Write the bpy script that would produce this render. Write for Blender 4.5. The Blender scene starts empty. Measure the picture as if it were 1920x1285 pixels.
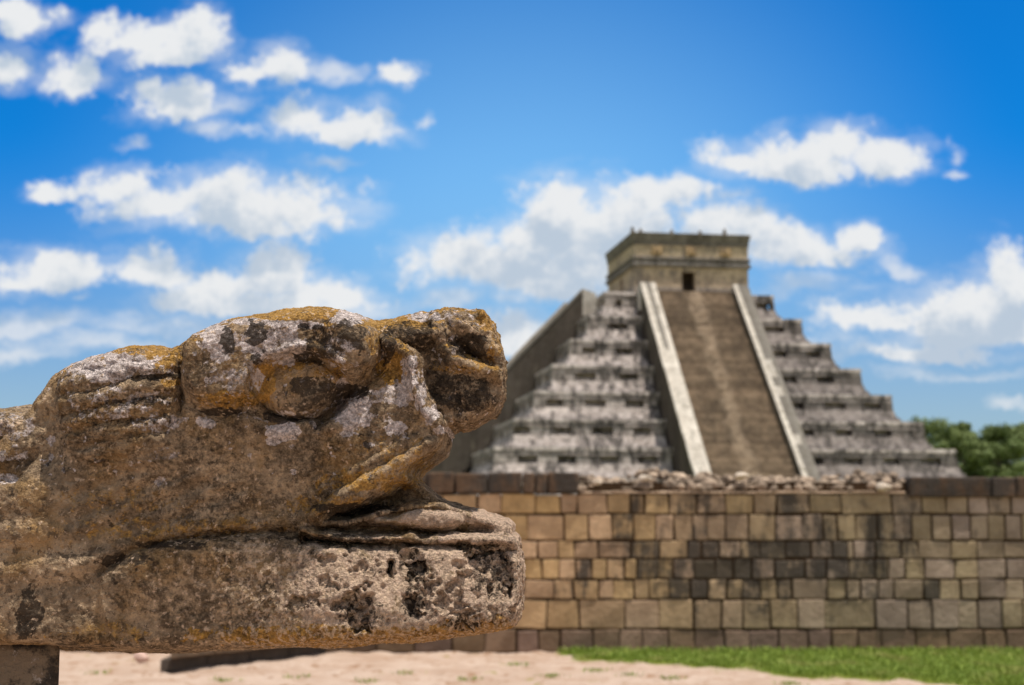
import bpy, math, random
import numpy as np
from math import radians as R

random.seed(7)
rng = np.random.default_rng(11)
sc = bpy.context.scene
col = sc.collection

# ------------------------------------------------------------------ camera
F = 2667.0                      # focal length in pixels of the 1920 px photograph (50 mm)
CZ = 2.2                        # camera height
PITCH = math.atan((962.5 - 642.5) / F)
cam_d = bpy.data.cameras.new("camera")
cam = bpy.data.objects.new("camera", cam_d)
col.objects.link(cam)
cam.location = (0, 0, CZ)
cam.rotation_euler = (R(90) + PITCH, 0, 0)
cam_d.lens = 50.0
cam_d.sensor_width = 36.0
cam_d.clip_start = 0.05
cam_d.clip_end = 9000
cam_d.dof.use_dof = True
cam_d.dof.focus_distance = 3.22
cam_d.dof.aperture_fstop = 4.2
cam_d.dof.aperture_blades = 0
sc.camera = cam

# ------------------------------------------------------------------ light
SUN_EL, SUN_PHI = R(76), R(26)      # elevation; azimuth measured from +X towards the camera
sdir = (math.cos(SUN_EL) * math.cos(SUN_PHI), -math.cos(SUN_EL) * math.sin(SUN_PHI), math.sin(SUN_EL))
sun_d = bpy.data.lights.new("sun", 'SUN')
sun_d.energy = 4.9
sun_d.angle = R(0.53)
sun_d.color = (1.0, 0.945, 0.87)
sun = bpy.data.objects.new("sun", sun_d)
col.objects.link(sun)
from mathutils import Vector
sun.rotation_euler = Vector(sdir).to_track_quat('Z', 'Y').to_euler()
sun.location = (20, -10, 60)

sc.view_settings.view_transform = 'Standard'
sc.view_settings.look = 'None'
sc.view_settings.exposure = 0.0
sc.view_settings.gamma = 1.0
sc.render.engine = 'CYCLES'
sc.cycles.use_denoising = True
sc.cycles.max_bounces = 8

CP, SP = math.cos(PITCH), math.sin(PITCH)


def at(u, v, y):
    """point on the vertical plane Y = y seen at photograph pixel (u, v)"""
    k = (642.5 - v) / F
    t = y / (CP - k * SP)
    return Vector(((u - 960) / F * t, y, CZ + t * SP + k * t * CP))


def on_ground(u, v, z=0.0):
    k = (642.5 - v) / F
    t = (z - CZ) / (SP + k * CP)
    return Vector(((u - 960) / F * t, t * (CP - k * SP), z))


def proj_np(x, y, z):
    zz = z - CZ
    d = y * CP + zz * SP
    w = -y * SP + zz * CP
    return 960 + F * x / d, 642.5 - F * w / d


# ------------------------------------------------------------------ node helper
class NT:
    def __init__(self, tree):
        self.t = tree
        self.n = tree.nodes
        self.l = tree.links
        self.n.clear()

    def node(self, typ, ins=None, **kw):
        nd = self.n.new(typ)
        for k, v in kw.items():
            setattr(nd, k, v)
        if ins:
            for k, v in ins.items():
                if isinstance(v, bpy.types.NodeSocket):
                    self.l.new(v, nd.inputs[k])
                else:
                    nd.inputs[k].default_value = v
        return nd

    def math(self, op, a, b=0.0, c=0.0, clamp=False):
        return self.node('ShaderNodeMath', {0: a, 1: b, 2: c}, operation=op, use_clamp=clamp).outputs[0]

    def vmath(self, op, a, b=(0, 0, 0), c=(0, 0, 0)):
        nd = self.node('ShaderNodeVectorMath', {0: a, 1: b, 2: c}, operation=op)
        return nd.outputs['Value'] if op in ('LENGTH', 'DOT_PRODUCT') else nd.outputs[0]

    def noise(self, vec, scale, detail=4, rough=0.55, dist=0.0):
        nd = self.node('ShaderNodeTexNoise', {'Vector': vec, 'Scale': scale, 'Detail': detail, 'Roughness': rough, 'Distortion': dist})
        return nd.outputs[0]

    def smooth(self, x, lo, hi, a=0.0, b=1.0):
        nd = self.node('ShaderNodeMapRange', {0: x, 1: lo, 2: hi, 3: a, 4: b}, interpolation_type='SMOOTHSTEP')
        return nd.outputs[0]

    def mix(self, f, a, b, blend='MIX'):
        nd = self.node('ShaderNodeMix', data_type='RGBA', blend_type=blend)
        for i, v in ((0, f), (6, a), (7, b)):
            if isinstance(v, bpy.types.NodeSocket):
                self.l.new(v, nd.inputs[i])
            else:
                nd.inputs[i].default_value = (*v, 1) if isinstance(v, tuple) and len(v) == 3 else v
        return nd.outputs[2]

    def attr(self, name, out=2):
        return self.node('ShaderNodeAttribute', attribute_name=name).outputs[out]


def material(name):
    m = bpy.data.materials.new(name)
    m.use_nodes = True
    return m, NT(m.node_tree)


def finish(t, color, rough=0.9, height=None, dist=0.01, strength=1.0, spec=0.25, extra=None):
    b = t.node('ShaderNodeBsdfPrincipled', {'Base Color': color, 'Roughness': rough, 'Specular IOR Level': spec})
    if extra:
        for k, v in extra.items():
            b.inputs[k].default_value = v
    if height is not None:
        bp = t.node('ShaderNodeBump', {'Height': height, 'Distance': dist, 'Strength': strength})
        t.l.new(bp.outputs[0], b.inputs['Normal'])
    o = t.node('ShaderNodeOutputMaterial')
    t.l.new(b.outputs[0], o.inputs[0])
    return b


# ------------------------------------------------------------------ world: sky with cumulus clouds
world = bpy.data.worlds.new("World")
sc.world = world
world.use_nodes = True
w = NT(world.node_tree)
sky = w.node('ShaderNodeTexSky', sky_type='NISHITA', sun_disc=False, sun_elevation=SUN_EL,
             sun_rotation=math.atan2(sdir[0], sdir[1]), altitude=0, air_density=1.0, dust_density=0.6, ozone_density=3.0)
tc = w.node('ShaderNodeTexCoord')
sep = w.node('ShaderNodeSeparateXYZ', {0: tc.outputs['Generated']})
ysafe = w.math('MAXIMUM', sep.outputs[1], 0.02)
U = w.math('DIVIDE', sep.outputs[0], ysafe)
V = w.math('DIVIDE', sep.outputs[2], ysafe)
P0 = w.node('ShaderNodeCombineXYZ', {0: U, 1: V, 2: 0.0}).outputs[0]
nzc = w.node('ShaderNodeTexNoise', {'Vector': P0, 'Scale': 14.0, 'Detail': 6.0, 'Roughness': 0.6})
warp = w.vmath('MULTIPLY_ADD', nzc.outputs[1], (0.05, 0.04, 0), (-0.025, -0.02, 0))
nzd = w.node('ShaderNodeTexNoise', {'Vector': P0, 'Scale': 45.0, 'Detail': 4.0, 'Roughness': 0.6})
warp = w.vmath('ADD', warp, w.vmath('MULTIPLY_ADD', nzd.outputs[1], (0.022, 0.020, 0), (-0.011, -0.010, 0)))
P1 = w.vmath('ADD', P0, warp)
CL = [(55, 42, 75, 36), (20, 22, 55, 34), (8, 130, 44, 46), (140, 146, 64, 44), (268, 82, 100, 36), (350, 86, 66, 44), (384, 66, 34, 38),
      (205, 62, 44, 30), (320, 108, 95, 26), (532, 122, 60, 42), (462, 132, 62, 26), (342, 184, 92, 42), (262, 170, 38, 30),
      (568, 222, 66, 38), (684, 232, 66, 42), (625, 242, 110, 28), (738, 138, 34, 24), (108, 357, 48, 22), (232, 345, 48, 42),
      (300, 385, 105, 36), (450, 380, 122, 56), (562, 384, 112, 56), (440, 416, 175, 28), (100, 502, 112, 40), (268, 500, 78, 36), (20, 516, 62, 28),
      (512, 506, 70, 62), (420, 536, 84, 38), (600, 552, 112, 36), (500, 566, 200, 28), (340, 560, 58, 22),
      (862, 480, 92, 46), (1000, 440, 112, 60), (1056, 378, 50, 40), (1180, 402, 132, 66), (1250, 358, 82, 34), (1352, 430, 102, 56),
      (1452, 462, 92, 44), (1542, 482, 72, 28), (1610, 444, 40, 40), (1100, 482, 165, 60), (920, 512, 140, 34),
      (1372, 292, 62, 36), (1452, 286, 100, 46), (1562, 284, 102, 46), (1652, 296, 82, 42), (1500, 316, 175, 24),
      (940, 500, 150, 46), (1080, 432, 150, 76), (1010, 530, 150, 36), (1790, 600, 130, 50), (1905, 522, 66, 50), (1832, 560, 104, 50), (1880, 612, 90, 34), (960, 632, 74, 44), (1625, 602, 112, 30), (1722, 662, 120, 20)]
CF = [(590, 132, 70, 26), (420, 186, 70, 34), (390, 236, 60, 20), (797, 222, 14, 18), (256, 264, 30, 16), (1350, 364, 66, 16), (1000, 546, 190, 34),
      (850, 566, 74, 26), (700, 582, 90, 30), (1790, 288, 26, 18), (1790, 325, 24, 13), (1680, 506, 44, 18), (40, 615, 60, 16), (1890, 756, 54, 13),
      (1740, 612, 120, 34), (330, 605, 240, 34), (1560, 590, 90, 40), (110, 610, 40, 14), (1500, 545, 120, 30), (170, 552, 26, 10), (1700, 664, 230, 26), (1810, 704, 170, 16), (1500, 640, 120, 24), (90, 604, 130, 34), (210, 646, 200, 24), (30, 660, 120, 20), (640, 300, 60, 14), (620, 130, 60, 20), (450, 245, 60, 16)]


def cloud_field(p, lst, sm):
    acc = None
    for (u, v, rx, ry) in lst:
        c = at(u, v, 1.0)
        g_ = 1.20 if v < 320 else 1.30
        ix, iy = F / (rx * g_ + 6), F / (ry * g_ + 6)
        c = at(u, v + 0.16 * ry, 1.0)          # flatter base: distances grow faster below the middle
        q = w.vmath('MULTIPLY_ADD', p, (ix, iy * 1.28, 0), (-c.x * ix, -(c.z - CZ) * iy * 1.28, 0))
        q = w.vmath('MULTIPLY_ADD', w.vmath('ABSOLUTE', q), (0, -0.22, 0), q)
        ln = w.vmath('LENGTH', q)
        acc = ln if acc is None else w.math('SMOOTH_MIN', acc, ln, sm)
    return w.math('SUBTRACT', 1.0, acc)


field = cloud_field(P1, CL, 0.25)
faint = cloud_field(P1, CF, 0.2)
field_up = cloud_field(w.vmath('ADD', P1, (0.006, 0.026, 0)), CL, 0.25)
n_big = w.noise(P0, 27, 10, 0.7)
n_up = w.noise(w.vmath('ADD', P0, (0.004, 0.010, 0)), 27, 9, 0.66)
n_thin = w.noise(w.vmath('MULTIPLY', P0, (0.6, 1.3, 1)), 20, 8, 0.62)
dens = w.math('ADD', field, w.math('MULTIPLY_ADD', n_big, 2.1, -1.05))
dens_up = w.math('ADD', field_up, w.math('MULTIPLY_ADD', n_up, 2.1, -1.05))
alpha = w.smooth(dens, -0.08, 0.56)
halo = w.smooth(w.math('ADD', field, w.math('MULTIPLY_ADD', n_thin, 2.0, -1.0)), -0.35, 0.7, 0, 0.45)
thin = w.smooth(w.math('ADD', faint, w.math('MULTIPLY_ADD', n_thin, 2.4, -1.25)), -0.1, 1.1, 0, 0.7)
alpha = w.math('MAXIMUM', w.math('MAXIMUM', alpha, halo), thin)
shade = w.smooth(w.math('ADD', w.math('MULTIPLY', dens_up, 0.75), w.math('MULTIPLY_ADD', n_up, 1.5, -0.62)), -0.05, 0.85)
cloud_col = w.mix(shade, (0.83, 0.845, 0.86), (0.50, 0.59, 0.70))
alpha = w.math('MULTIPLY', alpha, w.smooth(sep.outputs[1], 0.1, 0.3))
# unseen cumulus added outside the view to whiten the ambient light
rad_ = w.vmath('LENGTH', w.vmath('SUBTRACT', P0, (0.0, 0.16, 0)))
n_dome = w.noise(tc.outputs['Generated'], 4.5, 7, 0.6)
rest = w.math('MULTIPLY', w.smooth(n_dome, 0.47, 0.58), w.smooth(rad_, 0.46, 0.75))
alpha = w.math('MAXIMUM', alpha, w.math('MULTIPLY', rest, w.smooth(sep.outputs[2], 0.02, 0.1)))
# the sky is deeper blue away from the hazier middle, as a polarised tropical sky is
SKY_K = 0.105
rp = w.vmath('LENGTH', w.vmath('SUBTRACT', P0, (0.005, 0.14, 0)))
pol = w.math('MULTIPLY', w.smooth(rp, 0.05, 0.40), w.smooth(rp, 0.9, 0.5))
tint = w.mix(pol, (0.92, 1.50, 1.72), (0.03, 0.70, 1.36))
tint = w.mix(w.smooth(sep.outputs[2], 0.26, 0.06), tint, (0.72, 0.88, 1.10))
tint = w.mix(w.smooth(rp, 0.5, 0.9), tint, (1.0, 1.0, 1.0))  # neutral out of view, so the unseen sky lights less blue
skyc = w.mix(1.0, sky.outputs[0], tint, 'MULTIPLY')
cl_scaled = w.mix(1.0, cloud_col, (1 / SKY_K, 1 / SKY_K, 1 / SKY_K), 'MULTIPLY')
final = w.mix(alpha, skyc, cl_scaled)
bg = w.node('ShaderNodeBackground', {'Color': final, 'Strength': SKY_K})
wo = w.node('ShaderNodeOutputWorld')
w.l.new(bg.outputs[0], wo.inputs[0])


# ------------------------------------------------------------------ object helpers
def tag(o, label=None, cat=None, group=None, kind=None):
    if label: o['label'] = label
    if cat: o['category'] = cat
    if group: o['group'] = group
    if kind: o['kind'] = kind
    return o


def empty(name, loc=(0, 0, 0), rz=0.0):
    o = bpy.data.objects.new(name, None)
    o.location = loc
    o.rotation_euler.z = rz
    o.empty_display_size = 0.3
    col.objects.link(o)
    return o


def mesh_np(name, verts, quads, mat, parent=None, smooth=False, attrs=None, normals=None, fattrs=None):
    verts = np.asarray(verts, dtype=np.float32)
    quads = np.asarray(quads, dtype=np.int32)
    k = quads.shape[1]
    me = bpy.data.meshes.new(name)
    me.vertices.add(len(verts))
    me.vertices.foreach_set('co', verts.ravel())
    me.loops.add(quads.size)
    me.loops.foreach_set('vertex_index', quads.ravel())
    me.polygons.add(len(quads))
    me.polygons.foreach_set('loop_start', np.arange(0, quads.size, k, dtype=np.int32))
    me.polygons.foreach_set('use_smooth', np.full(len(quads), smooth))
    me.update(calc_edges=True)
    for an, av in (attrs or {}).items():
        a = me.attributes.new(an, 'FLOAT', 'POINT')
        a.data.foreach_set('value', np.asarray(av, dtype=np.float32))
    for an, av in (fattrs or {}).items():
        a = me.attributes.new(an, 'FLOAT_COLOR', 'FACE')
        a.data.foreach_set('color', np.asarray(av, dtype=np.float32).ravel())
    if normals is not None:
        me.normals_split_custom_set_from_vertices(normals.astype(np.float32))
    me.materials.append(mat)
    o = bpy.data.objects.new(name, me)
    col.objects.link(o)
    if parent: o.parent = parent
    return o


class MB:
    """collects solids, links them as ONE mesh object"""

    def __init__(self):
        self.v, self.f, self.c = [], [], []

    def solid(self, pts, faces, tint=(1, 1, 1, 1)):
        n = len(self.v)
        self.v += [tuple(p) for p in pts]
        self.f += [tuple(i + n for i in f) for f in faces]
        self.c += [tint] * len(faces)

    def hexa(self, b, t, tint=(1, 1, 1, 1)):
        """4 bottom points (counter-clockwise from above), 4 top points"""
        self.solid(list(b) + list(t), [(3, 2, 1, 0), (4, 5, 6, 7), (0, 1, 5, 4), (1, 2, 6, 5), (2, 3, 7, 6), (3, 0, 4, 7)], tint)

    def box(self, x0, x1, y0, y1, z0, z1, tint=(1, 1, 1, 1), j=0.0):
        r = lambda: random.uniform(-j, j) if j else 0.0
        b = [(x0 + r(), y0 + r(), z0), (x1 + r(), y0 + r(), z0), (x1 + r(), y1 + r(), z0), (x0 + r(), y1 + r(), z0)]
        t = [(x0 + r(), y0 + r(), z1 + r()), (x1 + r(), y0 + r(), z1 + r()), (x1 + r(), y1 + r(), z1 + r()), (x0 + r(), y1 + r(), z1 + r())]
        self.hexa(b, t, tint)

    def build(self, name, mat, parent=None, bevel=0.0, segs=1, smooth=False):
        me = bpy.data.meshes.new(name)
        me.from_pydata(self.v, [], self.f)
        a = me.attributes.new('tint', 'FLOAT_COLOR', 'FACE')
        a.data.foreach_set('color', np.array(self.c, dtype=np.float32).ravel())
        me.materials.append(mat)
        if smooth:
            me.polygons.foreach_set('use_smooth', [True] * len(me.polygons))
        o = bpy.data.objects.new(name, me)
        col.objects.link(o)
        if parent: o.parent = parent
        if bevel:
            md = o.modifiers.new('bevel', 'BEVEL')
            md.width = bevel
            md.segments = segs
            md.limit_method = 'ANGLE'
        return o


# ------------------------------------------------------------------ numpy noise
_perm = rng.permutation(256).astype(np.int32)
_perm = np.concatenate([_perm, _perm, _perm])
_grad = rng.normal(size=(256, 3)).astype(np.float32)
_grad /= np.linalg.norm(_grad, axis=1, keepdims=True)


def perlin(P):
    Pi = np.floor(P).astype(np.int32)
    f = (P - Pi).astype(np.float32)
    Pi &= 255
    s = f * f * f * (f * (f * 6 - 15) + 10)
    out = 0
    for dx in (0, 1):
        wx = s[:, 0] if dx else 1 - s[:, 0]
        a = _perm[(Pi[:, 0] + dx) & 255]
        for dy in (0, 1):
            wy = s[:, 1] if dy else 1 - s[:, 1]
            b = _perm[a + ((Pi[:, 1] + dy) & 255)]
            for dz in (0, 1):
                wz = s[:, 2] if dz else 1 - s[:, 2]
                g = _grad[_perm[b + ((Pi[:, 2] + dz) & 255)]]
                d = g[:, 0] * (f[:, 0] - dx) + g[:, 1] * (f[:, 1] - dy) + g[:, 2] * (f[:, 2] - dz)
                out = out + wx * wy * wz * d
    return out * 1.5


def fbm(P, octv=4, gain=0.5, lac=2.03, ridged=False):
    a, s, o = 1.0, 0.0, 0.0
    Q = P.astype(np.float64)
    for _ in range(octv):
        n = perlin(Q)
        if ridged: n = 1 - 2 * np.abs(n)
        o = o + a * n
        s += a
        a *= gain
        Q = Q * lac + 17.3
    return o / s


def worley(P, salt=0):
    Pi = np.floor(P).astype(np.int32)
    f = (P - Pi).astype(np.float32)
    best = np.full(len(P), 9.0, np.float32)
    rad = np.zeros(len(P), np.float32)
    _r = np.random.default_rng(99 + salt).random((256, 4)).astype(np.float32)
    for dx in (-1, 0, 1):
        for dy in (-1, 0, 1):
            for dz in (-1, 0, 1):
                h = _perm[_perm[_perm[(Pi[:, 0] + dx) & 255] + ((Pi[:, 1] + dy) & 255)] + ((Pi[:, 2] + dz) & 255)]
                q = _r[h]
                d = (q[:, 0] + dx - f[:, 0]) ** 2 + (q[:, 1] + dy - f[:, 1]) ** 2 + (q[:, 2] + dz - f[:, 2]) ** 2
                m = d < best
                best[m] = d[m]
                rad[m] = q[m, 3]
    return np.sqrt(best), rad


def sstep(x, a, b):
    t = np.clip((x - a) / (b - a), 0, 1)
    return t * t * (3 - 2 * t)


def chaikin(poly, n=2):
    p = np.array(poly, float)
    for _ in range(n):
        q = np.roll(p, -1, 0)
        p = np.stack([0.75 * p + 0.25 * q, 0.25 * p + 0.75 * q], 1).reshape(-1, 2)
    return p


def poly_sdf(poly, X, Y):
    """signed distance to a closed polygon (negative inside)"""
    p = np.asarray(poly, np.float32)
    q = np.roll(p, -1, 0)
    d = np.full(X.shape, 1e9, np.float32)
    ins = np.zeros(X.shape, bool)
    for (ax, ay), (bx, by) in zip(p, q):
        ex, ey = bx - ax, by - ay
        L = ex * ex + ey * ey
        if L < 1e-9: continue
        wx, wy = X - ax, Y - ay
        t = np.clip((wx * ex + wy * ey) / L, 0, 1)
        d = np.minimum(d, (wx - t * ex) ** 2 + (wy - t * ey) ** 2)
        c = ((ay <= Y) & (by > Y)) | ((by <= Y) & (ay > Y))
        if ey != 0:
            ins ^= c & (X < ax + (Y - ay) / ey * ex)
    d = np.sqrt(d)
    return np.where(ins, -d, d)


def line_dist(pts, X, Y):
    """distance to an open polyline and signed side (positive = below the line in the picture)"""
    d = np.full(X.shape, 1e9, np.float32)
    side = np.zeros(X.shape, np.float32)
    for (ax, ay), (bx, by) in zip(pts[:-1], pts[1:]):
        ex, ey = bx - ax, by - ay
        t = np.clip(((X - ax) * ex + (Y - ay) * ey) / (ex * ex + ey * ey), 0, 1)
        dx, dy = X - ax - t * ex, Y - ay - t * ey
        dd = np.sqrt(dx * dx + dy * dy)
        m = dd < d
        d[m] = dd[m]
        side[m] = np.sign(ex * dy - ey * dx)[m]
    return d, side


# ================================================================== GROUND
WALL_Y = on_ground(1400, 1222).y
GR = [(1030, 1200), (1030, 1216), (1085, 1236), (1180, 1241), (1250, 1243), (1330, 1254), (1410, 1251), (1430, 1262), (1520, 1272), (1560, 1267),
      (1640, 1274), (1700, 1273), (1750, 1281), (1850, 1290), (2050, 1300), (2200, 1302), (2250, 1200)]
grass_poly = [tuple(on_ground(u, max(v, 1221.9)).xy) for u, v in GR]
grass_poly = [(x, WALL_Y if v < 1210 else y) for (x, y), (u, v) in zip(grass_poly, GR)]

gx = np.unique(np.concatenate([[-4000, -900, -200, -60, -25], np.arange(-14, 14.01, 0.06), [25, 60, 200, 900, 4000]]))
gy = np.unique(np.concatenate([[-4000, -600, -60, -8, 4, 10], np.arange(13, WALL_Y + 1.0, 0.045), [30, 60, 110, 200, 500, 1500, 7000]]))
GX, GY = np.meshgrid(gx, gy, indexing='ij')
gp = np.stack([GX.ravel(), GY.ravel(), np.zeros(GX.size)], 1)
near = sstep(gp[:, 1], 13, 14) * (1 - sstep(gp[:, 1], WALL_Y - 0.1, WALL_Y + 0.6)) * (1 - sstep(np.abs(gp[:, 0]), 12, 14))
bump = fbm(gp * 1.3, 3) * 0.04 + fbm(gp * 4.0, 4) * 0.05 + np.clip(fbm(gp * 2.6 + 31, 3), 0, 1) * 0.05
gp[:, 2] = (bump - 0.02) * near
gs = np.zeros(len(gp))
mk = (near > 0) | ((gp[:, 1] > 10) & (gp[:, 1] < 40) & (np.abs(gp[:, 0]) < 30))
gs[mk] = sstep(-poly_sdf(grass_poly, gp[mk, 0].astype(np.float32), gp[mk, 1].astype(np.float32)) + fbm(gp[mk] * 2.2, 3) * 0.35, -0.12, 0.18)
gs[gp[:, 1] > WALL_Y + 2] = 1.0
I = np.arange(GX.size).reshape(GX.shape)
gq = np.stack([I[:-1, :-1], I[1:, :-1], I[1:, 1:], I[:-1, 1:]], -1).reshape(-1, 4)
m_ground, t = material('sandy_ground')
pos = t.node('ShaderNodeNewGeometry').outputs['Position']
n1 = t.noise(pos, 1.1, 6, 0.62)
n2 = t.noise(t.vmath('MULTIPLY', pos, (1, 0.6, 1)), 4.5, 6, 0.65)
n3 = t.noise(pos, 40, 3, 0.6)
c = t.mix(t.smooth(n1, 0.35, 0.68), (0.46, 0.35, 0.275), (0.37, 0.26, 0.19))
c = t.mix(t.smooth(n2, 0.54, 0.68), c, (0.27, 0.16, 0.095))
c = t.mix(t.smooth(t.noise(t.vmath('MULTIPLY', pos, (0.5, 1.4, 1)), 7, 5, 0.7), 0.62, 0.7), c, (0.20, 0.125, 0.07))
c = t.mix(t.math('MULTIPLY', t.smooth(n3, 0.5, 0.75), 0.35), c, (0.33, 0.22, 0.14))
c = t.mix(t.smooth(t.noise(pos, 2.3, 5, 0.6), 0.64, 0.72), c, (0.24, 0.20, 0.06))
grn = t.mix(n2, (0.13, 0.19, 0.02), (0.22, 0.20, 0.05))
c = t.mix(t.attr('grassy'), c, grn)
finish(t, c, 0.95, n3, 0.012, 0.6, 0.1)
ground = mesh_np('ground', gp, gq, m_ground, smooth=True, attrs={'grassy': gs})
tag(ground, kind='structure')

# ================================================================== GRASS
ng = 52000
gpx = rng.uniform(min(p[0] for p in grass_poly), max(p[0] for p in grass_poly), ng * 3)
gpy = rng.uniform(min(p[1] for p in grass_poly), WALL_Y, ng * 3)
P3 = np.stack([gpx, gpy, np.zeros_like(gpx)], 1)
dd = -poly_sdf(grass_poly, gpx.astype(np.float32), gpy.astype(np.float32)) + fbm(P3 * 2.2, 3) * 0.35
clump = fbm(P3 * 3.1 + 5, 3)
keep = (dd > rng.uniform(-0.06, 0.28, len(dd))) & (clump > rng.uniform(-0.75, -0.05, len(dd)))
keep &= gpy < WALL_Y - 0.02
gpx, gpy, dd, clump = gpx[keep][:ng], gpy[keep][:ng], dd[keep][:ng], clump[keep][:ng]
for (u, v, k_) in ((975, 1246, 60), (1032, 1268, 70), (760, 1262, 50), (690, 1278, 40), (560, 1270, 45), (420, 1276, 40), (1110, 1258, 60), (1260, 1272, 60), (880, 1274, 40), (180, 1262, 40), (1180, 1266, 40), (1480, 1283, 60)):
    g_ = on_ground(u, v)
    gpx = np.concatenate([gpx, g_.x + rng.normal(0, 0.10, k_)]); gpy = np.concatenate([gpy, g_.y + rng.normal(0, 0.10, k_)])
    dd = np.concatenate([dd, np.full(k_, 0.02)]); clump = np.concatenate([clump, np.full(k_, -0.3)])
n = len(gpx)
hgt = (0.035 + 0.045 * rng.random(n) + 0.05 * np.clip(clump, 0, 1)) * (0.55 + 0.45 * sstep(dd, 0, 0.5))
hgt += np.where(gpy > WALL_Y - 0.35, rng.random(n) * 0.07, 0)
ang = rng.uniform(0, 6.283, n)
wd = rng.uniform(0.004, 0.009, n)
lean = rng.normal(0, 0.45, (n, 2)) * hgt[:, None]
bx, by = np.cos(ang) * wd, np.sin(ang) * wd
z0 = np.full(n, -0.01)
v0 = np.stack([gpx - bx, gpy - by, z0], 1)
v1 = np.stack([gpx + bx, gpy + by, z0], 1)
mx, my = gpx + lean[:, 0] * 0.35, gpy + lean[:, 1] * 0.35
v2 = np.stack([mx + bx * 0.8, my + by * 0.8, hgt * 0.6], 1)
v3 = np.stack([mx - bx * 0.8, my - by * 0.8, hgt * 0.6], 1)
v4 = np.stack([gpx + lean[:, 0] + bx * 0.1, gpy + lean[:, 1] + by * 0.1, hgt], 1)
v5 = np.stack([gpx + lean[:, 0] - bx * 0.1, gpy + lean[:, 1] - by * 0.1, hgt], 1)
gv = np.stack([v0, v1, v2, v3, v4, v5], 1).reshape(-1, 3)
b6 = (np.arange(n) * 6)[:, None]
gqd = np.concatenate([b6 + np.array([[0, 1, 2, 3]]), b6 + np.array([[3, 2, 4, 5]])])
m_grass, t = material('grass_blades')
pos = t.node('ShaderNodeNewGeometry').outputs['Position']
c = t.mix(t.attr('tone'), (0.14, 0.22, 0.022), (0.30, 0.37, 0.055))
c = t.mix(t.smooth(t.noise(pos, 1.5, 3), 0.52, 0.72), c, (0.34, 0.33, 0.09))
finish(t, c, 0.6, spec=0.3)
tone = np.repeat(rng.random(n), 6)
tag(mesh_np('grass', gv, gqd, m_grass, attrs={'tone': tone}),
    'strip of short bright green grass along the foot of the stone wall', 'grass', kind='stuff')

# ================================================================== STONE WALL
m_wall, t = material('masonry_stone')
pos = t.node('ShaderNodeNewGeometry').outputs['Position']
tint = t.attr('tint', 0)
na = t.noise(pos, 3.0, 6, 0.6)
nb = t.noise(pos, 14, 5, 0.65)
c = t.mix(1.0, tint, t.mix(t.smooth(na, 0.3, 0.7), (1.15, 1.12, 1.08), (0.78, 0.74, 0.70)), 'MULTIPLY')
c = t.mix(t.smooth(nb, 0.45, 0.75, 0, 0.35), c, (0.16, 0.11, 0.07))
st = t.math('ADD', t.math('ADD', t.math('MULTIPLY', t.noise(t.vmath('MULTIPLY', pos, (1.5, 1, 0.35)), 2.4, 7, 0.68), 0.6), t.math('MULTIPLY', t.noise(pos, 3.2, 7, 0.7), 0.4)), t.math('MULTIPLY_ADD', t.attr('tint', 3), 0.46, -0.22))
c = t.mix(t.smooth(st, 0.46, 0.61, 0, 0.88), c, (0.058, 0.050, 0.042))
finish(t, c, 0.92, t.math('ADD', t.math('MULTIPLY', na, 0.6), nb), 0.03, 0.9, 0.15)
m_mortar, t = material('earth_mortar')
pos = t.node('ShaderNodeNewGeometry').outputs['Position']
c = t.mix(t.noise(pos, 9, 5, 0.6), (0.035, 0.022, 0.013), (0.085, 0.052, 0.028))
finish(t, c, 1.0, t.noise(pos, 30, 4), 0.02, 0.8, 0.05)


def wx(u): return (u - 960) / F * (WALL_Y * 1.0)
def wz(v): return at(960, v, WALL_Y).z


ROWS = [(926, 963, [340, 395, 450, 520, 575, 640, 700, 770, 830, 895, 940, 1004, 1051, 1082, 1138, 1180, 1208, 1252, 1305, 1358, 1410, 1453, 1514, 1574, 1668, 1724, 1769, 1810, 1847, 1890, 1945, 1990]),
        (965, 1013, [360, 430, 480, 545, 600, 668, 730, 790, 850, 905, 945, 990, 1056, 1102, 1145, 1186, 1228, 1261, 1297, 1324, 1358, 1400, 1450, 1500, 1539, 1566, 1600, 1640, 1670, 1704, 1742, 1777, 1813, 1845, 1878, 1909, 1960]),
        (1015, 1047, [350, 400, 455, 500, 560, 620, 690, 750, 800, 870, 925, 966, 1008, 1045, 1075, 1120, 1181, 1233, 1286, 1312, 1345, 1384, 1420, 1469, 1516, 1555, 1582, 1595, 1635, 1684, 1714, 1775, 1823, 1873, 1930]),
        (1049, 1085, [345, 420, 470, 540, 590, 655, 710, 780, 842, 900, 944, 987, 1016, 1047, 1079, 1107, 1135, 1168, 1192, 1231, 1258, 1297, 1337, 1370, 1405, 1446, 1503, 1542, 1585, 1632, 1658, 1689, 1724, 1780, 1823, 1876, 1926]),
        (1087, 1123, [380, 430, 500, 560, 610, 670, 740, 800, 860, 920, 983, 1037, 1074, 1120, 1148, 1186, 1215, 1251, 1290, 1324, 1357, 1386, 1419, 1450, 1478, 1544, 1578, 1605, 1638, 1666, 1721, 1751, 1790, 1823, 1873, 1909, 1950]),
        (1125, 1179, [370, 450, 530, 600, 680, 750, 830, 900, 960, 1024, 1084, 1168, 1232, 1295, 1347, 1386, 1437, 1488, 1537, 1630, 1691, 1737, 1785, 1820, 1866, 1903, 1955]),
        (1181, 1223, [365, 430, 500, 580, 640, 710, 780, 850, 910, 968, 1008, 1049, 1108, 1158, 1201, 1248, 1297, 1352, 1398, 1450, 1506, 1549, 1597, 1641, 1704, 1764, 1830, 1870, 1916, 1960])]


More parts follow.
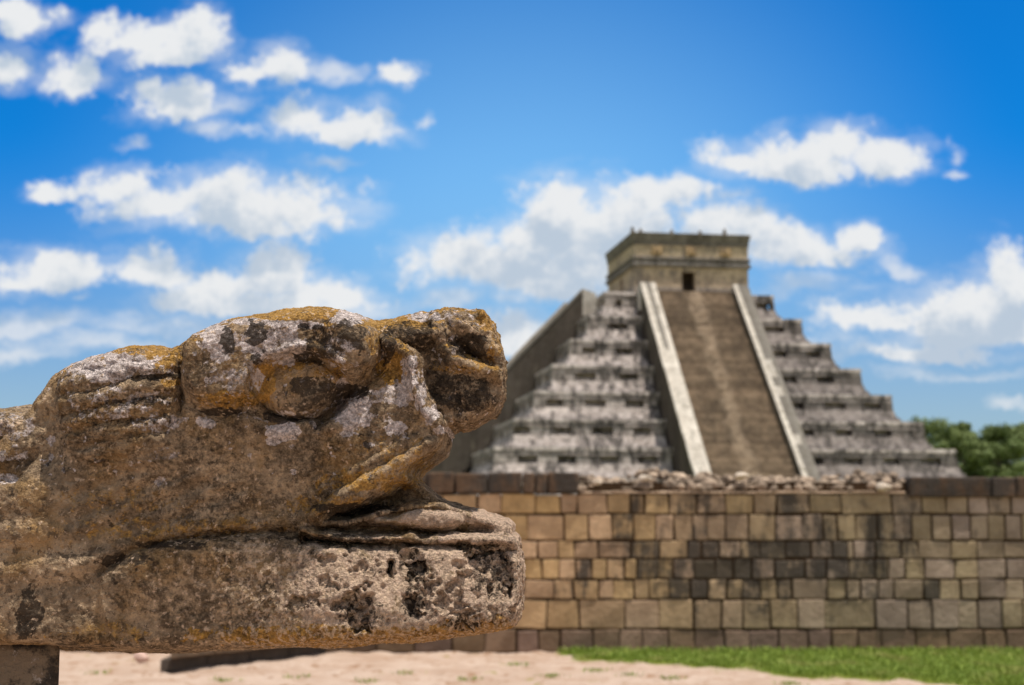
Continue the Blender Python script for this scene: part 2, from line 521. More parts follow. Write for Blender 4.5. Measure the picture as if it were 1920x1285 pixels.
def block_tint(u, v):
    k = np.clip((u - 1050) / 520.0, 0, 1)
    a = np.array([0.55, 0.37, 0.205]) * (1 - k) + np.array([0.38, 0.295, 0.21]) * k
    if v > 1178: a = np.array([0.25, 0.17, 0.12]) * (0.6 if u < 900 else 1)  # left end of the bottom course painted darker for its shade
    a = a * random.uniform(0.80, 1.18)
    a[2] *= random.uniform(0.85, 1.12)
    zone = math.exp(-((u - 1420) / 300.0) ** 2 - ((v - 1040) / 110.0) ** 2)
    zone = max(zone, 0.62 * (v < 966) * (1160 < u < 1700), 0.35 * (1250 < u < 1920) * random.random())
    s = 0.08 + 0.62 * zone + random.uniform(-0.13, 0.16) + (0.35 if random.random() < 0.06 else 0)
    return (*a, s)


wall = empty('stone_wall', (0, WALL_Y, 0))
tag(wall, 'long low wall of squared tan stone blocks with dark stains, rubble showing along its broken top', 'wall')
blocks = MB()
for v0_, v1_, xs in ROWS:
    xs = [-330] + [x for x in np.arange(-270, xs[0] - 30, 58) + random.uniform(-8, 8)] + xs + [x for x in np.arange(xs[-1] + 55, 2420, 52)]
    za, zb = wz(v1_), wz(v0_)
    for a, b in zip(xs[:-1], xs[1:]):
        xa, xb = wx(a) + random.uniform(0.006, 0.018), wx(b) - random.uniform(0.006, 0.018)
        pr = random.uniform(-0.012, 0.012)
        j = 0.014
        r = lambda: random.uniform(-j, j)
        zl, zh = za + random.uniform(0.0, 0.01), zb - random.uniform(0.0, 0.02)
        bb = [(xa + r(), pr + r(), zl + r()), (xb + r(), pr + r(), zl + r()), (xb, 0.35, zl), (xa, 0.35, zl)]
        tt = [(xa + r(), pr + r(), zh + r()), (xb + r(), pr + r(), zh + r()), (xb, 0.35, zh), (xa, 0.35, zh)]
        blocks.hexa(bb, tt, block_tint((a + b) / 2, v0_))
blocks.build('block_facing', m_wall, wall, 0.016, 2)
core = MB()
core.box(wx(-330), wx(2400), 0.028, 1.25, -0.05, wz(930))
core.build('mortar_core', m_mortar, wall)
# coping: dark overhanging blocks at both ends; a thin ledge between them
for (ua, ub, va, vb, lab) in ((-330, 1085, 887, 925, 'dark weathered coping blocks, left run'), (1700, 2420, 894, 933, 'dark weathered coping blocks, right run')):
    cp = MB()
    cuts = [ua] + [x for x in ((-260, -180, -90, 0, 90, 180, 290, 380, 470, 560, 650, 730, 800, 853, 914, 980, 1003, 1026) if ua < 0 else (1853, 1897, 1950, 2020, 2100, 2200, 2300))] + [ub]
    for a, b in zip(cuts[:-1], cuts[1:]):
        g = random.uniform(0.8, 1.2)
        cp.box(wx(a) + 0.008, wx(b) - 0.008, -0.075 + random.uniform(-0.02, 0.02), 1.2, wz(vb), wz(va) + random.uniform(-0.02, 0.012),
               (0.14 * g, 0.09 * g, 0.058 * g, 0.66 if a > 1000 else 0.55), 0.01)
    o = cp.build('coping', m_wall, wall, 0.03, 2)
    o['label'] = lab
lg = MB()
xs = [1085 + i * 34 + random.uniform(-8, 8) for i in range(19)]
xs[0], xs[-1] = 1088, 1694
for a, b in zip(xs[:-1], xs[1:]):
    lg.box(wx(a), wx(b) - 0.006, -0.035 + random.uniform(-0.012, 0.012), 0.4, wz(926), wz(921.5) + random.uniform(-0.01, 0.014), (0.46, 0.34, 0.24, 0.0), 0.006)
lg.build('ledge', m_wall, wall, 0.008, 1)


def lump(rad, seed, flat=0.75, sub=2):
    import bmesh
    bm = bmesh.new()
    bmesh.ops.create_icosphere(bm, subdivisions=sub, radius=1)
    V = np.array([v.co for v in bm.verts])
    Fc = np.array([[v.index for v in f.verts] for f in bm.faces])
    bm.free()
    # chipped rock: cut by random planes
    r_ = np.random.default_rng(seed)
    for _ in range(9):
        nrm = r_.normal(size=3); nrm /= np.linalg.norm(nrm)
        d = V @ nrm
        V = V - np.outer(np.clip(d - r_.uniform(0.55, 0.85), 0, None), nrm)
    V = V * (1 + 0.12 * fbm(V * 2.2 + seed * 3.7, 3)[:, None])
    return V * np.array([1.0, 0.9, flat]) * rad, Fc


m_rub, t = material('rubble_stone')
pos = t.node('ShaderNodeNewGeometry').outputs['Position']
c = t.mix(1.0, t.attr('tint', 0), t.mix(t.noise(pos, 10, 5, 0.6), (0.6, 0.6, 0.6), (1.25, 1.25, 1.25)), 'MULTIPLY')
finish(t, c, 0.95, t.noise(pos, 22, 5), 0.03, 0.6, 0.1)
rv, rf, rc = [], [], []
off = 0
for i in range(330):
    u = random.uniform(1086, 1702)
    front = random.random()
    topz = wz(893) + 0.05 * math.sin(u * 0.02)
    if 1180 < u < 1262: topz += 0.16 * math.cos((u - 1220) / 42 * 1.4)
    y = 0.0 + front * 0.75
    z = wz(918) + (topz - wz(918)) * min(1, 0.05 + front * 1.25) * random.uniform(0.75, 1.05)
    rad = random.uniform(0.035, 0.115) * (1.2 if random.random() < 0.2 else 1)
    V_, F_ = lump(rad, i, random.uniform(0.55, 0.9))
    a = random.uniform(0, 6.28)
    V_ = V_ @ np.array([[math.cos(a), -math.sin(a), 0], [math.sin(a), math.cos(a), 0], [0, 0, 1]])
    rv.append(V_ + np.array([wx(u), y, z]))
    rf.append(F_ + off)
    off += len(V_)
    g = random.uniform(0.4, 1.05) * (0.62 if random.random() < 0.45 else 1.0)
    rc.append(np.tile([0.52 * g, 0.39 * g, 0.28 * g, 1], (len(F_), 1)))
o = mesh_np('rubble_core', np.concatenate(rv), np.concatenate(rf), m_rub, wall, fattrs={'tint': np.concatenate(rc)})
o['kind'] = 'stuff'
bk = MB()
bk.box(wx(1087), wx(1698), 0.12, 1.2, wz(930), wz(905))
bk.build('earth_fill', m_mortar, wall)

for (u, v, rad, sd, lab) in ((1652, 913, 0.17, 501, 'large pale loose stone at the right end of the rubble, beside the dark coping'),
                             (1208, 897, 0.13, 502, 'pale loose stone under the small rubble mound on the wall top'),
                             (1118, 905, 0.09, 503, 'small pale loose stone beside the end of the left coping'),
                             (1388, 893, 0.14, 504, 'pale loose stone on the rubble in front of the stairway foot')):
    V_, F_ = lump(rad, sd, 0.5)
    p = Vector((wx(u), WALL_Y - 0.02, wz(v)))
    o = mesh_np('loose_stone', V_, F_, m_rub, fattrs={'tint': np.tile([0.66, 0.55, 0.43, 1], (len(F_), 1))})
    o.location = p
    tag(o, lab, 'stone', 'pale loose stones on the broken wall top')

# ================================================================== LOW SHADE BLOCK, dark solid standing in for a ground shadow
pl = empty('ground_shade_block', (0, 0, 0))
tag(pl, 'low dark block standing in for the ground shadow under the serpent jaw, in front of the long wall', 'shade block')
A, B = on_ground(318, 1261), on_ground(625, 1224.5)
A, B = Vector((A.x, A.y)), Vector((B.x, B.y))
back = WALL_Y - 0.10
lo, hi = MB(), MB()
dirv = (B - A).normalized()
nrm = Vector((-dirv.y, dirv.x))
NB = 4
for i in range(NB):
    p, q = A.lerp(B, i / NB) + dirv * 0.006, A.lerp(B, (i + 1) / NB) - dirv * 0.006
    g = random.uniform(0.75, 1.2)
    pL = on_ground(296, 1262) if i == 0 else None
    for mb, z0_, z1_, ins, tn in ((lo, -0.03, 0.17, 0.16, (0.085 * g, 0.07 * g, 0.06 * g, 0.3)), (hi, 0.178, 0.38, 0.0, (0.15 * g, 0.105 * g, 0.07 * g, 0.4))):  # near-black tints paint the shadow into both courses
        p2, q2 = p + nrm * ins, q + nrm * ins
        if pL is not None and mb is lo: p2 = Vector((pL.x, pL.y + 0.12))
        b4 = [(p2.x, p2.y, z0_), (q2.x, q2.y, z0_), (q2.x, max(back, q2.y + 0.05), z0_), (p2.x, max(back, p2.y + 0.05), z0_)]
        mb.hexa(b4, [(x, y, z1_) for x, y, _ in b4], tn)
lo.build('shade_block_base', m_wall, pl, 0.015, 1)
hi.build('shade_block_top', m_wall, pl, 0.015, 1)
V_, F_ = lump(0.13, 611, 0.9)
o = mesh_np('fallen_stone', V_, F_, m_rub, fattrs={'tint': np.tile([0.62, 0.42, 0.34, 1], (len(F_), 1))})
o.location = on_ground(266, 1243) + Vector((0, 0, 0.08))
tag(o, 'pinkish fallen stone on the sand beside the left end of the dark shade block', 'stone')

# ================================================================== PYRAMID
PX, PY, YAW = 16.62, 150.43, 0.1496
A_TOP, RUN, RISE = 8.79, 2.145, 2.691
STAIR_A, SLOPE, SW, BW = 9.89, 0.953, 4.0, 1.45
ZT = 9 * RISE
pyr = empty('stepped_pyramid', (PX, PY, 0), YAW)
tag(pyr, 'tall stepped stone pyramid with a broad central stairway and a square temple on top', 'pyramid')


def stone_mat(name, ca, cb, stain, amt, sc_=0.35, lo_=0.46, hi_=0.62, bump_=0.15):
    m, t = material(name)
    pos = t.node('ShaderNodeTexCoord').outputs['Object']
    na = t.noise(pos, sc_ * 3.2, 6, 0.66)
    nv = t.noise(t.vmath('MULTIPLY', pos, (1.3, 1.3, 0.45)), sc_ * 2.4, 7, 0.7, 0.4)
    nb = t.noise(pos, sc_ * 0.55, 3, 0.5)
    c = t.mix(t.smooth(na, 0.33, 0.67), ca, cb)
    c = t.mix(1.0, c, t.attr('tint', 0), 'MULTIPLY')
    s = t.math('ADD', nv, t.math('MULTIPLY_ADD', nb, 0.35, -0.175))
    c = t.mix(t.smooth(s, lo_, hi_, 0, amt), c, stain)
    c = t.mix(t.smooth(t.noise(pos, 3.2, 4, 0.7), 0.5, 0.72, 0, 0.5), c, stain)
    finish(t, c, 0.95, t.noise(pos, 4, 5, 0.7), bump_, 0.8, 0.1)
    return m


m_tier = stone_mat('pyramid_limestone', (0.69, 0.61, 0.555), (0.48, 0.41, 0.365), (0.085, 0.074, 0.066), 0.92, sc_=0.5, lo_=0.45, hi_=0.61)
m_stair = stone_mat('stair_stone', (0.31, 0.225, 0.15), (0.20, 0.142, 0.095), (0.115, 0.085, 0.06), 0.7, 0.34)
def worn_streak(m):
    t = NT.__new__(NT)
    t.t = m.node_tree; t.n = t.t.nodes; t.l = t.t.links
    b = [n_ for n_ in t.n if n_.type == 'BSDF_PRINCIPLED'][0]
    src = b.inputs['Base Color'].links[0].from_socket
    pos = t.node('ShaderNodeTexCoord').outputs['Object']
    sp_ = t.node('ShaderNodeSeparateXYZ', {0: pos})
    xw = t.math('ABSOLUTE', t.math('ADD', t.math('ADD', sp_.outputs[0], 0.1), t.math('MULTIPLY_ADD', t.noise(pos, 0.5, 4), 2.4, -1.2)))
    k = t.math('MULTIPLY', t.smooth(xw, 1.1, 0.1), t.smooth(t.noise(pos, 1.4, 5, 0.7), 0.35, 0.6))
    c = t.mix(t.math('MULTIPLY', k, 0.85), src, (0.50, 0.38, 0.27))
    t.l.new(c, b.inputs['Base Color'])


worn_streak(m_stair)
m_balu = stone_mat('balustrade_stone', (0.66, 0.60, 0.52), (0.50, 0.44, 0.37), (0.17, 0.15, 0.11), 0.72, 0.5, 0.56, 0.66)
m_temple = stone_mat('temple_stone', (0.60, 0.47, 0.32), (0.42, 0.325, 0.22), (0.14, 0.125, 0.115), 0.7, 0.5, 0.47, 0.64)
m_trim = stone_mat('temple_trim_stone', (0.28, 0.25, 0.225), (0.20, 0.175, 0.15), (0.085, 0.075, 0.062), 0.7, 0.6)

for k in range(9):
    zt, zb = ZT - k * RISE, ZT - (k + 1) * RISE
    at_ = A_TOP + RUN * k              # outer edge of the cornice at the top
    mb = MB()
    zc = zt - 0.80
    i0, i1 = at_ - 0.95, at_ - 0.25
    mb.hexa([(-i1, -i1, zb), (i1, -i1, zb), (i1, i1, zb), (-i1, i1, zb)], [(-i0, -i0, zc), (i0, -i0, zc), (i0, i0, zc), (-i0, i0, zc)], (0.85, 0.83, 0.82, 1))
    # cornice blocks and projecting panels on each face
    for face in range(4):
        cs, sn = (1, 0, -1, 0)[face], (0, 1, 0, -1)[face]

        def T(x, y, z, cs=cs, sn=sn): return (cs * x - sn * y, sn * x + cs * y, z)

        def bx4(x0, x1, yo0, yo1, yb, z0, z1, tn):
            mb.hexa([T(x0, -yo0, z0), T(x1, -yo0, z0), T(x1, -yb, z0), T(x0, -yb, z0)], [T(x0, -yo1, z1), T(x1, -yo1, z1), T(x1, -yb, z1), T(x0, -yb, z1)], tn)
        x = -at_
        while x < at_ - 0.01:
            L = min(random.uniform(1.1, 2.6), at_ - x)
            if at_ - x - L < 0.8: L = at_ - x
            dz, dy, g = random.uniform(-0.07, 0.02), random.uniform(-0.05, 0.04), random.uniform(0.88, 1.1)
            xe = x + L
            if x <= -at_ + 0.01: dy = 0
            if xe >= at_ - 0.01: dy = 0; xe = at_ - 1.001 * 0.0
            bx4(x + (0.0), xe - 0.012, at_ + 0.05 + dy, at_ + dy, at_ - 1.0, zt - 0.36, zt + dz, (g, g * 0.985, g * 0.98, 1))
            d2_ = random.uniform(-0.04, 0.04)
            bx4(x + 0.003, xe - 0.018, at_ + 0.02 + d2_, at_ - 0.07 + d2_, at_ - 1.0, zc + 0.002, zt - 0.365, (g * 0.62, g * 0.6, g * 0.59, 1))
            x += L
        per, pw = 3.75, 1.95
        for sgn in (-1, 1):
            e = 5.6
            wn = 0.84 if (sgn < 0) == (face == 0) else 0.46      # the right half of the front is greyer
            zm = zc - 0.66
            q = e
            first = True
            while q < at_ - 0.1:
                q1 = min(q + (pw * random.uniform(0.85, 1.15) if not first else pw * 0.7), at_ + 0.06)
                if at_ - q1 < 1.2: q1 = at_ + 0.06
                first = False
                xa, xb = (q, q1) if sgn > 0 else (-q1, -q)
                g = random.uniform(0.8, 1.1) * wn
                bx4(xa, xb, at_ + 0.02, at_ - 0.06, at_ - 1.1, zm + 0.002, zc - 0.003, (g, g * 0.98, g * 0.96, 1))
                q = q1 + (per - pw) * random.uniform(0.85, 1.15)
            # continuous lower panel course, in uneven lengths
            q = e
            while q < at_ + 0.10:
                q1 = min(q + random.uniform(1.2, 3.2), at_ + 0.12)
                if at_ + 0.12 - q1 < 0.7: q1 = at_ + 0.12
                xa, xb = (q, q1) if sgn > 0 else (-q1, -q)
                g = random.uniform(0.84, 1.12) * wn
                o_ = random.uniform(-0.05, 0.04)
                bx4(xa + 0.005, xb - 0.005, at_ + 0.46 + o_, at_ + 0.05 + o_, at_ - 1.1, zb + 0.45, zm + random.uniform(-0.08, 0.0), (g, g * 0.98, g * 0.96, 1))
                q = q1 + 0.001
            # low plinth course
            xa, xb = (e, at_ + 0.5) if sgn > 0 else (-at_ - 0.5, -e)
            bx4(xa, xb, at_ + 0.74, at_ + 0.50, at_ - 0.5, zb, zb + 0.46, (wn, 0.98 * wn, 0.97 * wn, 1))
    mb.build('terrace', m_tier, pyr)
# deck under the temple
dk = MB()
dk.box(-A_TOP + 0.3, A_TOP - 0.3, -A_TOP + 0.3, A_TOP - 0.3, ZT - 0.9, ZT - 0.07)
dk.build('top_platform', m_tier, pyr)


def stairway(face, mbs, mbb):
    cs, sn = (1, 0, -1, 0)[face], (0, 1, 0, -1)[face]
    def T(x, y, z): return (cs * x - sn * y, sn * x + cs * y, z)
    N = 91
    tr, ri = SLOPE * ZT / N, ZT / N
    for i in range(N):
        y0 = -(STAIR_A + SLOPE * ZT) + i * tr
        z = (i + 1) * ri
        r = random.uniform(-0.03, 0.02)
        b = [T(-SW, y0 + r, z - ri), T(SW, y0 + r, z - ri), T(SW, y0 + 3, z - ri), T(-SW, y0 + 3, z - ri)]
        tp = [T(-SW, y0 + r + 0.03, z), T(SW, y0 + r + 0.03, z), T(SW, y0 + 3, z), T(-SW, y0 + 3, z)]
        g = random.uniform(0.72, 1.25)
        mbs.hexa(b, tp, (g, g, g, 1))
    # landing between the last step and the platform
    mbs.hexa([T(-SW, -STAIR_A, ZT - 0.8), T(SW, -STAIR_A, ZT - 0.8), T(SW, -A_TOP + 0.6, ZT - 0.8), T(-SW, -A_TOP + 0.6, ZT - 0.8)],
             [T(-SW, -STAIR_A, ZT - 0.01), T(SW, -STAIR_A, ZT - 0.01), T(SW, -A_TOP + 0.6, ZT - 0.01), T(-SW, -A_TOP + 0.6, ZT - 0.01)])
    for s, mb in zip((-1, 1), mbb):
        xa, xb = (SW + 0.004, SW + BW) if s > 0 else (-SW - BW, -SW - 0.004)
        Ns = 26
        for i in range(Ns):
            ta, tb = i / Ns, (i + 1) / Ns
            hh = 0.75
            ya, yb = -(STAIR_A + SLOPE * ZT) * (1 - ta) - STAIR_A * ta, -(STAIR_A + SLOPE * ZT) * (1 - tb) - STAIR_A * tb
            za, zb = ZT * ta, ZT * tb
            jit = random.uniform(-0.03, 0.03)
            xl, xr = xa + (0 if s > 0 else jit), xb + (jit if s > 0 else 0)
            dp = 5.2
            cp_ = 0.34
            b = [T(xl, ya - 0.45, za - dp), T(xr, ya - 0.45, za - dp), T(xr, yb - 0.45, zb - dp), T(xl, yb - 0.45, zb - dp)]
            b = [(p[0], p[1], max(p[2], -0.5)) for p in b]
            tp = [T(xl, ya - 0.45, za + hh), T(xr, ya - 0.45, za + hh), T(xr, yb - 0.45, zb + hh), T(xl, yb - 0.45, zb + hh)]
            g = random.uniform(0.93, 1.07)
            lo4 = [(p[0], p[1], p[2] - cp_) for p in tp]
            d_ = random.uniform(0.8, 1.15)
            mb.hexa(b, [(p[0], p[1], p[2] - 0.004) for p in lo4], (0.17 * d_, 0.155 * d_, 0.145 * d_, 1))
            ex_ = 0.07
            o_ = ex_ if s > 0 else 0
            i_ = 0 if s > 0 else ex_
            cl4 = [T(xl - i_, ya - 0.45, za + hh - cp_), T(xr + o_, ya - 0.45, za + hh - cp_), T(xr + o_, yb - 0.45, zb + hh - cp_), T(xl - i_, yb - 0.45, zb + hh - cp_)]
            ct4 = [(p[0], p[1], p[2] + cp_) for p in cl4]
            # worn: pale inner edge, greyer towards the outside of the right-hand slab, mossy middle near the top of the left one
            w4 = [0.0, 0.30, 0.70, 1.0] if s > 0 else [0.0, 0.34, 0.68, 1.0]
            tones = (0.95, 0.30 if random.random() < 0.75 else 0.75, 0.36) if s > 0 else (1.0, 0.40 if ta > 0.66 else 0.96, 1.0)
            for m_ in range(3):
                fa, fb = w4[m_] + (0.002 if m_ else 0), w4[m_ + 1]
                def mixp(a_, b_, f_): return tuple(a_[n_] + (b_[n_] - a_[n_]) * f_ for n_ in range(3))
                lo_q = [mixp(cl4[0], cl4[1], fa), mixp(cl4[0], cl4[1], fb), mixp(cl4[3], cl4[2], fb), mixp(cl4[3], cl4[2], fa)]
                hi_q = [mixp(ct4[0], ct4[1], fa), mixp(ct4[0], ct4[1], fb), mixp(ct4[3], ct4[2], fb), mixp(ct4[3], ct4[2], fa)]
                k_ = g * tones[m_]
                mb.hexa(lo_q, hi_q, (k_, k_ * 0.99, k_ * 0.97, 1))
        # raised head of the balustrade at the top
        y1 = -STAIR_A - 0.45
        mb.hexa([T(xa, y1, ZT - 2), T(xb, y1, ZT - 2), T(xb, -A_TOP + 0.4, ZT - 2), T(xa, -A_TOP + 0.4, ZT - 2)],
                [T(xa, y1, ZT + 0.75), T(xb, y1, ZT + 0.75), T(xb, -A_TOP - 0.2, ZT + 0.3), T(xa, -A_TOP - 0.2, ZT + 0.3)])


for face, lab in ((0, 'front stairway of narrow brown steps'), (3, 'side stairway seen edge-on at the left')):
    s_, b1, b2 = MB(), MB(), MB()
    stairway(face, s_, (b1, b2))
    o = s_.build('stairway', m_stair, pyr)
    o['label'] = lab
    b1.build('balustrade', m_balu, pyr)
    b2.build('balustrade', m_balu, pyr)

# temple
tm = empty('temple', (0, 0, 0))
tm.parent = pyr
X0, X1, Y0_, Y1_ = 0.6 - 6.0, 0.6 + 6.0, -7.35, 4.85
z0 = ZT - 0.08
tw = MB()
DX0, DX1, DH = 0.6 - 1.0, 0.6 + 0.4, 2.5      # front doorway
th = 0.9


def wallbox(mb, x0, x1, y0, y1, za, zb, tn=(1, 1, 1, 1)): mb.box(x0, x1, y0, y1, za, zb, tn)


zl = z0 + 2.95
bl = (0.80, 0.84, 0.98, 1)
for (za, zb, g, e) in ((z0, z0 + 0.85, (0.72, 0.78, 0.92, 1), 0.14), (z0 + 0.853, zl, (1, 1, 1, 1), 0.0)):
    dh = min(zb, z0 + DH)
    wallbox(tw, X0 - e, DX0, Y0_ - e, Y0_ + th, za, zb, g)
    wallbox(tw, DX1, X1 + e, Y0_ - e, Y0_ + th, za, zb, g)
    if zb > z0 + DH: wallbox(tw, DX0 + 0.002, DX1 - 0.002, Y0_ + 0.003, Y0_ + th, z0 + DH, zb, g)
    # left wall with a side doorway, right and back walls
    d0, d1 = -2.2, -1.0
    wallbox(tw, X0 - e + 0.003, X0 + th, Y0_ + th + 0.002, d0, za, zb, g)
    wallbox(tw, X0 - e + 0.003, X0 + th, d1, Y1_ + e, za, zb, g)
    if zb > z0 + DH: wallbox(tw, X0 + 0.004, X0 + th, d0 + 0.002, d1 - 0.002, z0 + DH, zb, g)
    wallbox(tw, X1 - th, X1 + e - 0.003, Y0_ + th + 0.002, Y1_ + e, za, zb, g)
    wallbox(tw, X0 + th + 0.002, X1 - th - 0.002, Y1_ - th, Y1_ + e - 0.003, za, zb, g)
tw.build('wall', m_temple, tm)
inn = MB()
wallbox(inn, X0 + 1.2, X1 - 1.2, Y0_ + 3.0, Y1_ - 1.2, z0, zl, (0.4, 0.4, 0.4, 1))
inn.build('inner_chamber', m_temple, tm)
fl = MB()


def ring(mb, e, za, zb, tn=(1, 1, 1, 1), e2=None):
    e2 = e if e2 is None else e2
    mb.hexa([(X0 - e, Y0_ - e, za), (X1 + e, Y0_ - e, za), (X1 + e, Y1_ + e, za), (X0 - e, Y1_ + e, za)],
            [(X0 - e2, Y0_ - e2, zb), (X1 + e2, Y0_ - e2, zb), (X1 + e2, Y1_ + e2, zb), (X0 - e2, Y1_ + e2, zb)], tn)


md = MB(); ring(md, 0.26, zl + 0.003, zl + 0.42); ring(md, 0.10, zl + 0.423, zl + 0.72, (0.9, 0.9, 0.9, 1)); ring(md, 0.24, zl + 0.723, zl + 1.0)
md.build('medial_moulding', m_trim, tm, 0.05)
fr = MB(); ring(fr, 0.02, zl + 1.003, zl + 2.25)
for xm in (0.6 - 3.6, 0.6, 0.6 + 3.6):       # worn mask reliefs standing out of the frieze
    fr.box(xm - 0.55, xm + 0.55, Y0_ - 0.20, Y0_ - 0.015, zl + 1.25, zl + 2.1, (0.95, 0.85, 0.7, 1))
    fr.box(xm - 0.16, xm + 0.16, Y0_ - 0.45, Y0_ - 0.2, zl + 1.35, zl + 1.75, (0.9, 0.8, 0.65, 1))
fr.build('frieze', m_temple, tm)
tc_ = MB(); ring(tc_, 0.12, zl + 2.253, zl + 2.55, (0.9, 0.9, 0.9, 1)); ring(tc_, 0.10, zl + 2.553, zl + 3.5, (0.9, 0.9, 0.85, 1), 0.30)
tc_.build('cornice', m_trim, tm, 0.06)
for xm, h_ in ((X0 - 0.1, 0.55), (X0 + 0.75, 0.4), (X0 + 4.0, 0.38), (X0 + 7.0, 0.38), (X0 + 9.6, 0.62)):
    me_ = MB()
    zr = zl + 3.502
    me_.hexa([(xm - 0.2, Y0_ - 0.1, zr), (xm + 0.2, Y0_ - 0.1, zr), (xm + 0.2, Y0_ + 0.3, zr), (xm - 0.2, Y0_ + 0.3, zr)],
             [(xm - 0.1, Y0_ + 0.0, zr + h_), (xm + 0.1, Y0_ + 0.0, zr + h_), (xm + 0.1, Y0_ + 0.2, zr + h_), (xm - 0.1, Y0_ + 0.2, zr + h_)])
    me_.build('merlon', m_trim, tm)

# ================================================================== TREES
m_leaf, t = material('tree_foliage')
pos = t.node('ShaderNodeNewGeometry').outputs['Position']
c = t.mix(t.attr('tone'), (0.07, 0.105, 0.024), (0.20, 0.245, 0.075))
b = finish(t, c, 0.65, spec=0.2)
m_bark, t = material('tree_bark')
pos = t.node('ShaderNodeNewGeometry').outputs['Position']
finish(t, t.mix(t.noise(pos, 3, 4), (0.12, 0.09, 0.06), (0.22, 0.18, 0.13)), 0.95)


def tree(h, spread, seed):
    spread *= 1.3
    r_ = np.random.default_rng(seed)
    cl = []
    for i in range(46):
        a, q = r_.uniform(0, 6.28), r_.random() ** 0.5
        zz = r_.uniform(0.22, 0.97)
        wdt = spread * (1 - 0.75 * max(0, (zz - 0.55) / 0.45) ** 1.6)
        cl.append((math.cos(a) * q * wdt, math.sin(a) * q * wdt, zz * h, r_.uniform(0.7, 1.5), r_.random()))
    vs, tn = [], []
    for (x, y, z, r, tt) in cl:
        m = 230
        d = r_.normal(size=(m, 3)); d /= np.linalg.norm(d, axis=1, keepdims=True)
        p = d * (r * r_.uniform(0.35, 1.1, m) ** 0.8)[:, None] * np.array([1.15, 1.15, 0.85]) + np.array([x, y, z])
        nrm = d + r_.normal(0, 0.5, (m, 3)) + np.array([0, 0, 0.4])
        nrm /= np.linalg.norm(nrm, axis=1, keepdims=True)
        ta = np.cross(nrm, r_.normal(size=(m, 3))); ta /= np.linalg.norm(ta, axis=1, keepdims=True)
        tb = np.cross(nrm, ta)
        s = r_.uniform(0.14, 0.30, m)[:, None]
        vs.append(np.stack([p - ta * s, p - tb * s * 0.6, p + ta * s, p + tb * s * 0.6], 1).reshape(-1, 3))
        tn.append(np.repeat(np.clip(tt * 0.6 + r_.random(m) * 0.4, 0, 1), 4))
    vs = np.concatenate(vs)
    return vs, np.arange(len(vs)).reshape(-1, 4), np.concatenate(tn), cl


def limb(mb_v, mb_f, p, q, r0, r1, n=7):
    p, q = Vector(p), Vector(q)
    ax = (q - p).normalized()
    s = ax.orthogonal().normalized()
    e = ax.cross(s)
    o = len(mb_v)
    for (c_, r) in ((p, r0), (q, r1)):
        for i in range(n):
            a = 6.2832 * i / n
            mb_v.append(tuple(c_ + s * math.cos(a) * r + e * math.sin(a) * r))
    for i in range(n):
        j = (i + 1) % n
        mb_f.append((o + i, o + j, o + n + j, o + n + i))


TR = [(1702, 800, 226, 4.0, 9, 'dark tree mostly hidden by the lower right steps of the pyramid'),
      (1733, 781, 222, 4.2, 1, 'dark bushy tree with its crown just behind the lowest corner of the pyramid'),
      (1782, 788, 214, 4.6, 2, 'full green tree second to the right from the pyramid, tuft standing on its crown'),
      (1836, 789, 218, 4.8, 3, 'tall broad green tree in the middle of the tree line above the wall'),
      (1888, 797, 212, 4.6, 4, 'rounded green tree before the last one at the edge of the photo'),
      (1932, 786, 216, 4.8, 5, 'green tree cut by the right edge of the photo'),
      (1806, 812, 200, 4.0, 6, 'shorter dense tree standing in front of the tall broad ones, nearer the pyramid'),
      (1872, 822, 198, 4.2, 7, 'shorter dense tree standing in front of the rounded tree near the photo edge'),
      (1990, 795, 220, 4.8, 8, 'green tree just past the right edge of the photo')]
for (u, v, y, sp, sd, lab) in TR:
    top = at(u, v, y)
    hh = top.z
    tr = empty('broadleaf_tree', (top.x, y, 0))
    tag(tr, lab, 'tree', 'trees beyond the wall')
    vs, qs, tn, cl = tree(hh, sp, sd)
    mesh_np('crown', vs, qs, m_leaf, tr, attrs={'tone': tn})
    tv, tf = [], []
    limb(tv, tf, (0, 0, 0), (0.1, 0.05, hh * 0.35), 0.35, 0.22)
    limb(tv, tf, (0.1, 0.05, hh * 0.35), (0, 0, hh * 0.8), 0.22, 0.07)
    for (x, yy, z, r, _) in cl[:9]:
        limb(tv, tf, (0.08, 0.03, max(hh * 0.25, z - 3)), (x, yy, z), 0.12, 0.03, 5)
    mesh_np('trunk', np.array(tv), np.array(tf), m_bark, tr, smooth=True)

